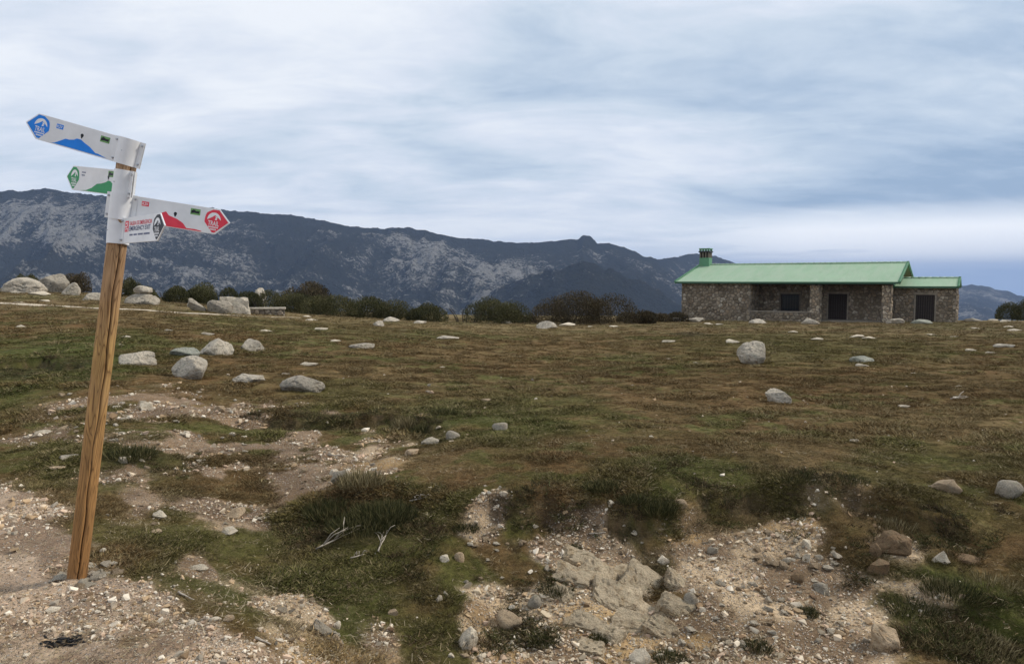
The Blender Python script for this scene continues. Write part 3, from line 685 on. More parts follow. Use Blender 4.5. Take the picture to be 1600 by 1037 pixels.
def build_hut():
    hut = link('stone_hut', None, loc=(HO.x, HO.y, FLOOR), rot=(0, 0, HA))
    tag(hut, 'long low stone refuge hut with a pale green tiled roof, chimney and open porch', 'hut')
    yf, yb = 0.45, 2.75                       # front face, porch back wall
    half, EV, RISE = 5.76, 2.69, 1.36
    xl, xr = fx(1065, yf), fx(1392, yf); xs = fx(1173, yf); xp0, xp1 = fx(1265, yf), fx(1281.5, yf); xq0 = fx(1377.5, yf)
    XE0 = fx(1054.5, 0)
    zt = EV + RISE * (yf) / half - 0.14
    ztb = EV + RISE * yb / half - 0.16
    yend = 2 * half - 0.45
    # wall bodies
    w = MB(); w.box(xl, xs, yf, yb + 0.3, -0.9, zt - 0.02); w.build('wall', MATS['mortar'], hut)
    wa = hut.children[-1]
    def face(name, x0, x1, y, z0, z1, par, holes=(), seed=1, size=0.30, proud=0.05):
        return rubble(name, x1 - x0, z1 - z0, lambda a, b, n: (x0 + a, y - n - 0.001, z0 + b), MATS['rubble_stone'], par, [(h[0] - x0, h[1] - x0, h[2] - z0, h[3] - z0) for h in holes], size, seed, proud)
    def rface(name, x, y0, y1, z0, z1, par, seed=1, size=0.30, top=None):
        return rubble(name, y1 - y0, z1 - z0, lambda a, b, n: (x + n + 0.001, y0 + a, z0 + b), MATS['rubble_stone'], par, (), size, seed, 0.05, top)
    face('stonework', xl, xs, yf, -0.5, zt, wa, seed=3, size=0.31); rface('stonework', xs, yf, yb, -0.3, zt, wa, seed=4)
    # porch back wall, with the window and the door let into it
    wx0, wx1 = fx(1220, yb), fx(1249, yb); wz0, wz1 = fz(485.5, wx0, yb), fz(459, wx0, yb)
    dx0, dx1 = fx(1294.5, yb), fx(1323.5, yb); dz0, dz1 = 0.0, fz(459, dx0, yb)
    wr = xr - 0.12
    b = MB(); t = 0.4
    b.box(xs + 0.003, wx0, yb, yb + t, -0.6, ztb); b.box(wx0, wx1, yb, yb + t, -0.6, wz0); b.box(wx0, wx1, yb, yb + t, wz1, ztb)
    b.box(wx1, dx0, yb, yb + t, -0.6, ztb); b.box(dx0, dx1, yb, yb + t, dz1, ztb); b.box(dx1, wr, yb, yb + t, -0.6, ztb)
    b.box(dx0, dx1, yb, yb + t, -0.6, 0.0)
    b.build('porch_wall', MATS['mortar'], hut); pw = hut.children[-1]
    face('stonework', xs + 0.05, wr, yb, -0.2, ztb, pw, [(wx0 - .1, wx1 + .1, wz0 - .1, wz1 + .12), (dx0 - .1, dx1 + .1, -1, dz1 + .12)], 5, 0.29, 0.035)
    # gable walls
    for x0, x1, side in ((wr - 0.4, wr, 1), (xl, xl + 0.4, -1)):
        g = MB(); y0 = yb + t if side > 0 else yb + 0.3
        top = lambda y: EV + RISE * (1 - abs(y - half) / half) - 0.15
        poly = [(y0, -0.9), (yend, -0.9), (yend, top(yend)), (half, top(half)), (y0, top(y0))]
        n = len(poly); g.add([(x0, *p) for p in poly] + [(x1, *p) for p in poly], [tuple(range(n - 1, -1, -1)), tuple(range(n, 2 * n))] + [(i, (i + 1) % n, n + (i + 1) % n, n + i) for i in range(n)])
        g.build('gable_wall', MATS['mortar'], hut); gw = hut.children[-1]
        if side > 0:
            rface('stonework', wr, yb + 0.02, yend, -0.4, top(half), gw, 8, 0.30, top=lambda a: top(yb + a) + 0.4)
            gtop = MB(); gtop.add([(wr + .02, 0.5, top(0.5) - .02), (wr + .02, yb + t, top(yb + t) - .02), (wr + .02, yb + t, EV - 0.35), (wr + .02, 0.5, EV - 0.35),
                                   (wr - .03, 0.5, top(0.5) - .02), (wr - .03, yb + t, top(yb + t) - .02), (wr - .03, yb + t, EV - 0.35), (wr - .03, 0.5, EV - 0.35)],
                                  [(0, 1, 2, 3), (7, 6, 5, 4), (0, 4, 5, 1), (1, 5, 6, 2), (2, 6, 7, 3), (3, 7, 4, 0)]); gtop.build('porch_lintel', MATS['dark_timber'], hut)
    k = MB(); k.box(xl + .4, wr - .4, yend - .4, yend, -0.9, EV - 0.1); k.build('rear_wall', MATS['mortar'], hut)
    # porch: parapet, pillars, beam, ceiling, floor
    pz = fz(487, xs, yf)
    p = MB(); p.box(xs + 0.003, xp0 - 0.003, yf + 0.02, yf + 0.42, -0.8, pz); p.build('parapet', MATS['mortar'], hut); pp = hut.children[-1]
    face('stonework', xs + .05, xp0, yf + 0.02, -0.4, pz, pp, seed=9, size=0.30)
    c = MB(); c.box(xs + .003, xp0 - .003, yf - 0.03, yf + 0.46, pz + .002, pz + 0.09); c.build('coping', MATS['dressed_stone'], pp, bevel=0.02)
    for i, (a, bb) in enumerate(((xp0, xp1), (xq0, xr))):
        q = MB(); q.box(a, bb, yf, yf + 0.55, -0.8, zt - 0.18); q.build('pillar', MATS['mortar'], hut); qq = hut.children[-1]
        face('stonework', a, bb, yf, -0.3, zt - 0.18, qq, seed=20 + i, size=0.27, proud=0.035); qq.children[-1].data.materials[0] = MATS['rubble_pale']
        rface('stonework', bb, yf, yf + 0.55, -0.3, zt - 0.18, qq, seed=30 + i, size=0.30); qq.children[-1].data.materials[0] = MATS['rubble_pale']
    q = MB(); q.box(xs + .003, xr + 0.1, yf + 0.06, yf + 0.30, zt - 0.178, zt + 0.02); q.build('beam', MATS['dark_timber'], hut)
    q = MB()
    nb = 14
    for i in range(nb):
        a = xs + (wr - xs) * i / nb; q.box(a + .004, a + (wr - xs) / nb - .004, yf + 0.31, yb - .004, zt - 0.09, zt - 0.05)
    q.build('porch_ceiling', MATS['soffit_boards'], hut)
    q = MB(); q.box(xs + .003, xr, yf + 0.43, yb - .003, -0.6, 0.02); q.build('porch_floor', MATS['dressed_stone'], hut)
    # window and door
    fr = MB(); d = 0.10
    for x0, x1, z0, z1 in ((wx0, wx0 + .08, wz0, wz1), (wx1 - .08, wx1, wz0, wz1), (wx0 + .08, wx1 - .08, wz0, wz0 + .08), (wx0 + .08, wx1 - .08, wz1 - .08, wz1)): fr.box(x0, x1, yb + d, yb + d + .08, z0, z1)
    wn = link('window', fr.mesh('window'), MATS['dark_timber'], hut)
    g = MB(); g.box(wx0 + .081, wx1 - .081, yb + d + .03, yb + d + .045, wz0 + .081, wz1 - .081); g.build('pane', MATS['window_glass'], wn)
    for i in range(1, 6):
        xx = wx0 + .08 + (wx1 - wx0 - .16) * i / 6; g = MB(); g.tube([(xx, yb + d + .01, wz0 + .08), (xx, yb + d + .01, wz1 - .08)], [.011, .011], 6); g.build('bar', MATS['dark_iron'], wn)
    s = MB(); s.box(wx0 - .1, wx1 + .1, yb - .07, yb + .09, wz0 - .10, wz0 - .003); s.build('sill', MATS['dressed_stone'], wn, bevel=.015)
    s = MB(); s.box(wx0 - .12, wx1 + .12, yb - .04, yb + .09, wz1 + .003, wz1 + .15); s.build('lintel', MATS['dressed_stone'], wn, bevel=.015)
    def door(par, x0, x1, y, zt_, n):
        f = MB(); f.box(x0, x0 + .07, y + .05, y + .14, 0, zt_); f.box(x1 - .07, x1, y + .05, y + .14, 0, zt_); f.box(x0 + .07, x1 - .07, y + .05, y + .14, zt_ - .07, zt_)
        dd = link('door', f.mesh('door'), MATS['dark_timber'], par); wd = (x1 - x0 - .15) / n; me = None
        for i in range(n):
            a = x0 + .075 + i * wd
            if me is None:
                q = MB(); q.box(.006, wd - .006, 0, .045, .02, zt_ - .075); me = q.mesh('plank'); me.materials.append(MATS['dark_timber'])
            link('plank', me, None, dd, (a, y + .075 + (0.004 if i % 2 else 0), 0))
        q = MB(); q.tube([(x1 - .2, y + .05, .95), (x1 - .2, y + .02, .95), (x1 - .2, y + .02, 1.1), (x1 - .2, y + .05, 1.1)], [.012] * 4, 6); q.build('handle', MATS['dark_iron'], dd)
        s = MB(); s.box(x0 - .15, x1 + .15, y - .03, y + .049, zt_ + .003, zt_ + .17); s.build('lintel', MATS['dressed_stone'], dd, bevel=.015)
        q = MB(); q.box(x0 - .1, x0 - .002, y - .025, y + .049, -.1, zt_); q.build('jamb', MATS['dressed_stone'], dd, bevel=.012)
        q = MB(); q.box(x1 + .002, x1 + .1, y - .025, y + .049, -.1, zt_); q.build('jamb', MATS['dressed_stone'], dd, bevel=.012)
    door(hut, dx0, dx1, yb, dz1, 7)
    gable_roof(hut, XE0, 0.0, 0.0, half, EV, RISE, 0.10)
    # annex on the right
    ya = 2.9; ye = 2.5; ax0, ax1 = wr + 0.02, fx(1494, ya); aE = fz(447.5, 2.0, ye); aR = 0.55; ah = 2.3
    tz = aE + aR * (ya - ye) / ah - .12
    adx0, adx1 = fx(1431, ya), fx(1460.5, ya); adz = fz(460.5, adx0, ya)
    b = MB(); b.box(ax0, adx0, ya, ya + .4, -.8, tz); b.box(adx1, ax1, ya, ya + .4, -.8, tz); b.box(adx0, adx1, ya, ya + .4, adz, tz); b.box(adx0, adx1, ya, ya + .4, -.8, 0)
    b.build('annex_wall', MATS['mortar'], hut); aw = hut.children[-1]
    face('stonework', ax0 + .05, ax1, ya, -.3, tz, aw, [(adx0 - .1, adx1 + .1, -1, adz + .16)], 12, 0.29, 0.04)
    yr2 = ye + 2 * ah - .4
    g = MB(); top2 = lambda y: aE + aR * (1 - abs(y - ye - ah) / ah) - .12
    poly = [(ya + .4, -.8), (yr2, -.8), (yr2, top2(yr2)), (ye + ah, top2(ye + ah)), (ya + .4, top2(ya + .4))]; n = 5
    g.add([(ax1 - .4, *p) for p in poly] + [(ax1, *p) for p in poly], [tuple(range(n - 1, -1, -1)), tuple(range(n, 2 * n))] + [(i, (i + 1) % n, n + (i + 1) % n, n + i) for i in range(n)])
    g.box(ax0, ax1 - .4, yr2 - .4, yr2, -.8, top2(yr2)); g.build('annex_gable', MATS['mortar'], hut)
    rface('stonework', ax1, ya, yr2, -.4, top2(ye + ah), hut.children[-1], 13, 0.34, top=lambda a: top2(ya + a))
    door(hut, adx0, adx1, ya, adz, 7)
    gable_roof(hut, wr + .06, fx(1497.5, ye), ye, ah, aE, aR, 0.09)
    # chimney at the left end of the ridge
    yc = half - 0.15; cx = fx(1101.5, yc); w2 = 0.40; zr = EV + RISE - .35; z1 = fz(403, cx, yc); z2 = fz(394.5, cx, yc)
    c = MB(); c.box(cx - w2, cx + w2, yc - w2, yc + w2, zr, z1); ch = link('chimney', c.mesh('chimney'), MATS['green_paint'], hut)
    c = MB()
    c.box(cx - w2 + .12, cx + w2 - .12, yc - w2 + .12, yc + w2 - .12, z1 + .002, z2 - .002)
    c.build('flue', MATS['burnt'], ch)
    for i in range(4):
        for j in range(4):
            if 0 < i < 3 and 0 < j < 3: continue
            x = cx - w2 + .06 + i * (2 * w2 - .12) / 3; y = yc - w2 + .06 + j * (2 * w2 - .12) / 3
            c = MB(); c.box(x - .055, x + .055, y - .055, y + .055, z1 + .002, z2 - .002); c.build('pier', MATS['mortar'], ch)
    c = MB(); c.box(cx - w2 - .06, cx + w2 + .06, yc - w2 - .06, yc + w2 + .06, z2, z2 + .11); c.build('cap', MATS['dark_iron'], ch)
    for i in range(4):
        for j in (-1, 1):
            x = cx - w2 + .06 + i * (2 * w2 - .12) / 3; c = MB(); c.box(x - .07, x + .07, yc + j * (w2 - .06) - .07, yc + j * (w2 - .06) + .07, z2 + .112, z2 + .26); c.build('merlon', MATS['green_paint'], ch)
    c = MB(); c.box(cx - w2 - .04, cx + w2 + .04, yc - w2 - .04, yc + w2 + .04, z2 + .262, z2 + .33); c.build('cover_slab', MATS['green_paint'], ch)
build_hut()

# ------------------------------------------------------------------ bushes
def blades_mesh(name, base, tip, width, seed, val, mids=None):
    """thin two-triangle leaves from base to tip"""
    r = np.random.default_rng(seed); n = len(base); d = tip - base
    side = np.cross(d, r.normal(size=(n, 3))); side /= np.linalg.norm(side, axis=1)[:, None] + 1e-9
    mid = base + d * 0.45 + (0 if mids is None else mids)
    V = np.stack([base, mid + side * width[:, None], tip, mid - side * width[:, None]], 1).reshape(-1, 3)
    q = np.arange(n) * 4; me = mesh_np(name, V, np.c_[q, q + 1, q + 2, q + 3], False); set_f(me, 'rnd', val, 'FACE')
    return me
def bush_mesh(w, d, h, n, seed, leaf=0.16):
    r = np.random.default_rng(seed)
    nl = max(5, int(w / 0.55)); la = r.uniform(0, 2 * math.pi, nl); lr = np.sqrt(r.uniform(0, 1, nl)) * 0.72
    lx, ly = lr * np.cos(la) * w / 2, lr * np.sin(la) * d / 2; lh = h * (0.62 + 0.38 * r.uniform(0, 1, nl)) * (1 - 0.45 * lr ** 2); lw = r.uniform(0.25, 0.42, nl) * min(w, 2.4 * h) * 0.9
    k = r.integers(0, nl, n); th = r.uniform(0, 2 * math.pi, n); ph = np.arccos(r.uniform(-0.45, 1, n)); rad = r.uniform(0.25, 1, n) ** 0.35
    dirv = np.c_[np.sin(ph) * np.cos(th), np.sin(ph) * np.sin(th), np.cos(ph)]
    P = np.c_[lx[k], ly[k], lh[k] * 0.30] + dirv * rad[:, None] * np.c_[lw[k] * 0.62, lw[k] * 0.62, lh[k] * 0.70]
    P[:, 2] = np.maximum(P[:, 2], r.uniform(0, 0.12, n) * h)
    up = dirv * 0.75 + np.array([0, 0, 0.75]) + r.normal(size=(n, 3)) * 0.35; up /= np.linalg.norm(up, axis=1)[:, None]
    L = leaf * r.uniform(0.6, 1.5, n)
    for ax_, tgt in ((0, w / 2), (1, d / 2)): P[:, ax_] *= 1.25 * tgt / np.percentile(np.abs(P[:, ax_]), 97)
    P[:, 2] *= (h - leaf * .5) / np.percentile(P[:, 2], 98)
    val = np.clip(r.uniform(0, 1, n) * 0.75 + 0.25 * r.uniform(0, 1, nl)[k], 0, 1)
    return blades_mesh('foliage', P - up * L[:, None] * 0.3, P + up * L[:, None] * 0.7, L * 0.22, seed, val)
def bush(label, u, vb, wpx, hpx, Y, mat='bush_green', n=5200, seed=1, group=None, leaf=0.17):
    b = at(u, vb, Y); z = h1(b.x, Y); w = wpx * Y / F; top = at(u, vb - hpx, Y).z; h = max(top - z, 0.4)
    e = link('bush', None, loc=(b.x, Y, z - 0.03)); tag(e, label, 'bush', group)
    link('foliage', bush_mesh(w, min(w, 2.6), h, int(n * 2.6), seed, leaf * .50), MATS[mat], e)
    r = random.Random(seed); m = MB()
    for i in range(7):
        a = r.uniform(0, 6.28); q = r.uniform(.1, .35); p = [(math.cos(a) * q * .3 * w, math.sin(a) * q * .8, -0.05)]
        for k in range(3): p.append((p[-1][0] * 1.35 + r.uniform(-.06, .06), p[-1][1] * 1.3 + r.uniform(-.06, .06), p[-1][2] + h * .24))
        m.tube(p, [.035, .028, .02, .01], 5)
    m.build('stems', MATS['bark'], e)
BG = 'bushes along the far edge of the field'
bush('dark bush showing between the largest round boulder and the boulder left of it', 43, 456, 26, 26, 47, 'bush_green', 1800, 1, BG)
bush('dark bush behind the small rounded boulder left of the signpost', 112, 462, 44, 34, 46, 'bush_brown', 2600, 2, BG)
bush('dark bush just right of the signpost above the stacked boulders', 196, 470, 36, 34, 46, 'bush_green', 2400, 3, BG)
bush('dark bush immediately right of the two stacked boulders', 262, 478, 72, 30, 43, 'bush_green', 4200, 4, BG)
bush('dark bush behind the leaning pointed boulder', 318, 480, 70, 34, 45, 'bush_green', 4200, 5, BG)
bush('dark bush behind the squarish boulder and low stone bench', 405, 488, 80, 32, 45, 'bush_green', 4800, 6, BG)
bush('tall thin brownish bush rising behind its darker neighbours', 488, 490, 62, 46, 50, 'bush_brown', 3600, 7, BG, 0.24)
bush('dark bush in front of the tall thin brownish bush', 492, 496, 108, 36, 44, 'bush_green', 6200, 8, BG)
bush('dark wide bush left of the smallest bush in the row', 576, 500, 100, 34, 46, 'bush_green', 6000, 9, BG)
bush('smallest dark bush in the middle of the row', 640, 503, 52, 20, 46, 'bush_green', 2800, 10, BG)
bush('wide dark green bush just left of the big brownish bush', 727, 505, 140, 35, 46, 'bush_green', 8200, 11, BG)
bush('biggest brownish domed bush left of the hut', 892, 507, 148, 47, 46, 'bush_brown', 9000, 12, BG)
bush('low ragged scrub bush left of the hut wall', 985, 506, 62, 20, 48, 'bush_brown', 2600, 13, BG, 0.22)
bush('thin low scrub bush against the left end of the hut', 1038, 505, 50, 18, 52, 'bush_brown', 2200, 14, BG, 0.22)
bush('low thin scrub between the two widest bushes', 812, 505, 40, 18, 48, 'bush_brown', 1600, 16, BG, 0.2)
bush('dark bush at the far right edge beyond the annex', 1598, 500, 76, 34, 55, 'bush_green', 5600, 15, BG)

# ------------------------------------------------------------------ boulders and stones
def rock_mesh(seed, sub, rough, dims, angular, name='stone'):
    r = np.random.default_rng(seed); bm = bmesh.new(); bmesh.ops.create_icosphere(bm, subdivisions=sub, radius=1.0)
    v = np.array([p.co[:] for p in bm.verts]); f = np.array([[q.index for q in p.verts] for p in bm.faces]); bm.free()
    if angular == 'block':                                     # fractured along three joint sets
        pn = np.concatenate([np.eye(3), -np.eye(3), r.normal(size=(7, 3))]) + r.normal(size=(13, 3)) * 0.16
        pd = np.r_[r.uniform(.58, .74, 6), r.uniform(.72, .98, 7)]
    elif angular:
        n = int(8 + 4 * r.random()); pn = r.normal(size=(n, 3)); pd = r.uniform(0.34, 0.74, n)
    else:
        pn = r.normal(size=(12, 3)); pd = r.uniform(0.50, 0.95, 12)
    pn /= np.linalg.norm(pn, axis=1)[:, None]
    dots = v @ pn.T; lim = np.where(dots > 0.05, pd / np.maximum(dots, 0.05), 9.0)
    if angular: rad = np.minimum(lim.min(1), 1.0)
    else: k = 22.0; rad = -np.log(np.exp(-k * lim).sum(1) + math.exp(-k)) / k
    rad = np.clip(rad, 0.35, 1.0)
    p = v * rad[:, None]
    nz = fbm3(v * 1.3 + seed * 3.1, 3, seed) - 0.5; n2 = fbm3(v * 4.2 + seed, 3, seed + 5) - 0.5
    cr = np.abs(2 * fbm3(v * 1.7 + seed * 1.7, 2, seed + 9) - 1); n3 = fbm3(v * 13 + seed, 2, seed + 6) - 0.5
    p = p * (1 + rough * (1.1 * nz + 0.6 * n2 + 0.30 * n3) - (0.10 * np.exp(-(cr / 0.035) ** 2) if sub > 3 else 0))[:, None]
    if angular == 'block':
        ax_ = np.array([.35, .25, .9]); st = np.sin(7.5 * (v @ ax_) + 4.5 * nz + seed); st2 = np.sin(4.2 * (v @ np.array([.85, -.4, .2])) + 5 * n2 + seed * 2)
        p = p * (1 - 0.085 * np.exp(-(st / .20) ** 2) - 0.075 * np.exp(-(st2 / .10) ** 2))[:, None]
    mx = np.abs(p).max(0); p = p / mx * np.array(dims)
    return mesh_np(name, p, f, (not angular) or sub > 3)
def hull_mesh(seed, npts, rough, dims, cuts, name, box=False):
    r = np.random.default_rng(seed); bm = bmesh.new()
    if box:
        q = np.array([(a, b, c) for a in (-1, 1) for b in (-1, 1) for c in (-1, 1)], float) * .72 + r.normal(size=(8, 3)) * .15
        q = np.r_[q, r.normal(size=(npts, 3))]; q[8:] /= np.linalg.norm(q[8:], axis=1)[:, None]
    else:
        q = r.normal(size=(npts, 3)); q /= np.linalg.norm(q, axis=1)[:, None]; q *= r.uniform(.78, 1, npts)[:, None]
    for p in q: bm.verts.new(p)
    g = bmesh.ops.convex_hull(bm, input=bm.verts); bmesh.ops.delete(bm, geom=[e for e in g['geom_interior'] if isinstance(e, bmesh.types.BMVert)], context='VERTS')
    if cuts:
        bmesh.ops.subdivide_edges(bm, edges=bm.edges[:], cuts=cuts, use_grid_fill=True); bmesh.ops.triangulate(bm, faces=bm.faces[:])
    v = np.array([p.co[:] for p in bm.verts])
    if cuts:
        bmesh.ops.smooth_vert(bm, verts=bm.verts, factor=.25, use_axis_x=True, use_axis_y=True, use_axis_z=True); v = np.array([p.co[:] for p in bm.verts])
        nz = fbm3(v * 1.6 + seed, 3, seed) - .5; n2 = fbm3(v * 5 + seed, 3, seed + 3) - .5
        st = np.sin(8 * (v @ np.array([.35, .25, .9])) + 5 * nz + seed); cr = np.abs(2 * fbm3(v * 1.9 + seed * 1.7, 2, seed + 9) - 1)
        v = v * (1 + rough * (1.2 * nz + .9 * n2) - (.06 if box else .025) * np.exp(-(st / .22) ** 2) - (.13 if cuts > 4 else .05) * np.exp(-(cr / .045) ** 2))[:, None]
    v = v / np.abs(v).max(0) * np.array(dims)
    for p, c in zip(bm.verts, v): p.co = c
    bmesh.ops.recalc_face_normals(bm, faces=bm.faces); me = bpy.data.meshes.new(name); bm.to_mesh(me); bm.free()
    if cuts:
        me.polygons.foreach_set('use_smooth', np.ones(len(me.polygons), bool)); me.set_sharp_from_angle(angle=math.radians(32))
    return me
def place_rock(name, label, cat, u, vb, wpx, hpx, mat, kind='round', seed=None, group=None, tilt=0.0, sub=4, Y=None, depth=0.8, sink=0.60, rot=None):
    if Y is None: g = ground_at(u, vb)
    else: g = at(u, vb, Y); g.z = h1(g.x, Y)
    Yd = g.y; w = wpx * Yd / F; h = max(hpx * Yd / F, 0.02)
    seed = seed if seed is not None else int(u * 7 + vb * 13) % 9973
    hh = h * (1 + sink); dims = (w / 2, w / 2 * depth, hh / 2)
    if kind == 'round': me = rock_mesh(seed, sub + (sub > 3), 0.17, dims, False, name)
    else: me = hull_mesh(seed, 4 if kind == 'block' else 15, .16, dims, 6 if sub > 3 else 4, name, kind == 'block')
    o = link(name, me, MATS[mat], None, (g.x, g.y + dims[1] * 0.85, h1(g.x, g.y + dims[1] * 0.5) * 0.5 + g.z * 0.5 + hh / 2 - h * sink), (0, tilt, rot if rot is not None else math.atan2(-g.x, g.y)))
    tag(o, label, cat, group)
    return o
B = [ # label, u, base row, width, height, material, kind, options
 ('wide pale rounded boulder cut by the left edge of the picture', 22, 457, 66, 24, 'granite_pale', 'round', {}),
 ('largest grey domed boulder on the left skyline', 71, 457, 50, 33, 'granite_grey', 'round', {'depth': 1.0}),
 ('small rounded boulder just right of the largest domed boulder', 106, 461, 27, 20, 'granite_grey', 'round', {}),
 ('low lichen covered boulder half hidden behind the signpost', 140, 470, 36, 13, 'granite_grey', 'round', {}),
 ('wide domed boulder right of the post carrying a smaller boulder on top', 213, 476, 52, 18, 'granite_grey', 'round', {'depth': 0.9}),
 ('pointed grey boulder leaning left beside a rounded boulder', 309, 486, 22, 26, 'granite_grey', 'angular', {'tilt': -0.75, 'depth': .6, 'sub': 3}),
 ('rounded speckled boulder leaning on the squarish boulder', 337, 489, 42, 27, 'granite_grey', 'round', {}),
 ('tall squarish pale boulder beside the low stone bench', 361, 489, 46, 31, 'granite_pale', 'block', {'depth': .9, 'Y': 35.5, 'sub': 5}),
 ('pale flat topped boulder showing above the bush behind the bench', 406, 488, 26, 32, 'granite_pale', 'round', {'Y': 48}),
 ('big pale upright boulder alone on the field in front of the hut', 1184, 570, 54, 36, 'granite_pale', 'round', {'depth': .9, 'seed': 3107, 'sub': 4, 'sink': .4, 'tilt': .15}),
 ('cracked white and dark stone in front of the lone upright boulder', 1220, 631, 46, 22, 'granite_pale', 'angular', {'tilt': .25, 'sub': 5, 'seed': 812, 'sink': .3}),
 ('greenish flat boulder on the field below the annex', 1356, 567, 42, 10, 'granite_green', 'round', {}),
 ('pale oval boulder with a pointed left end right of the post', 207, 571, 54, 25, 'granite_pale', 'round', {'tilt': -.22}),
 ('low greenish boulder joined to the left of a bigger mottled boulder', 279, 557, 50, 18, 'granite_green', 'round', {}),
 ('big mottled boulder behind the tilted pale boulder', 327, 555, 60, 26, 'granite_pale', 'round', {}),
 ('cracked white boulder right of the mottled boulder', 385, 548, 48, 18, 'granite_pale', 'angular', {'sub': 4}),
 ('tilted pale smooth boulder with its left end down the slope', 288, 592, 62, 34, 'granite_pale', 'round', {'tilt': -.42, 'seed': 5}),
 ('flat cracked pale boulder below the cracked white boulder', 385, 600, 54, 15, 'granite_pale', 'angular', {'sub': 4}),
 ('broad grey boulder with a brown left half at the head of the bank', 463, 613, 76, 25, 'granite_pale', 'round', {'seed': 31}),
 ('long white flat stone in the turf above the bank', 562, 545, 42, 8, 'granite_pale', 'round', {}),
 ('thin long white stone flush with the turf in mid field', 697, 530, 42, 5, 'granite_pale', 'round', {}),
 ('grey pointed stone in front of a white one on the far field edge', 593, 510, 24, 9, 'granite_grey', 'angular', {'sub': 3}),
 ('white stone on the skyline in front of the dark wide bush', 609, 503, 28, 8, 'granite_pale', 'round', {}),
 ('low white stone in front of the smallest bush', 657, 506, 24, 6, 'granite_pale', 'round', {}),
 ('little white stone right of the wide dark green bush', 791, 506, 18, 5, 'granite_pale', 'round', {}),
 ('pale lumpy boulder in front of the biggest brownish bush', 855, 514, 34, 12, 'granite_pale', 'round', {}),
 ('curved pale boulder at the foot of the porch pillar', 1268, 505, 34, 11, 'granite_pale', 'round', {'Y': 46.0}),
 ('pale boulder at the foot of the corner pillar', 1403, 505, 28, 10, 'granite_pale', 'round', {'Y': 46.0}),
 ('smooth pale boulder in front of the annex door', 1448, 506, 34, 7, 'granite_green', 'round', {'Y': 46.2}),
 ('flat white stone on the ground right of the annex', 1525, 502, 28, 5, 'granite_pale', 'round', {}),
 ('long low pale stone near the right edge of the field', 1580, 543, 36, 5, 'granite_pale', 'round', {}),
 ('stone pale and long at the left foot of the hut wall', 1062, 507, 30, 7, 'granite_pale', 'round', {'Y': 51}),
 ('pale tilted stone second along the left foot of the hut', 1090, 508, 26, 8, 'granite_pale', 'angular', {'Y': 50.5, 'sub': 3}),
 ('pale stone heaped against the low porch parapet', 1186, 507, 30, 7, 'granite_pale', 'round', {'Y': 48.0}),
]
for lab, u, v, w, h, mat, kind, op in B: place_rock('boulder', lab, 'boulder', u, v, w, h, mat, kind, **op)
def top_boulder():                                              # the small one on the domed boulder
    lo = next(o for o in scene.objects if o.get('label', '').startswith('wide domed boulder right'))
    d = lo.dimensions; zs = [v.co.z for v in lo.data.vertices]; w = 30 * lo.location.y / F
    me = rock_mesh(404, 4, 0.14, (w / 2, w * .42, w * .24), False, 'boulder')
    o = link('boulder', me, MATS['granite_pale'], None, (lo.location.x + 0.07, lo.location.y, lo.location.z + max(zs) + w * .16), (0, -.05, .3))
    tag(o, 'small boulder balanced on top of the wide domed boulder', 'boulder')
top_boulder()

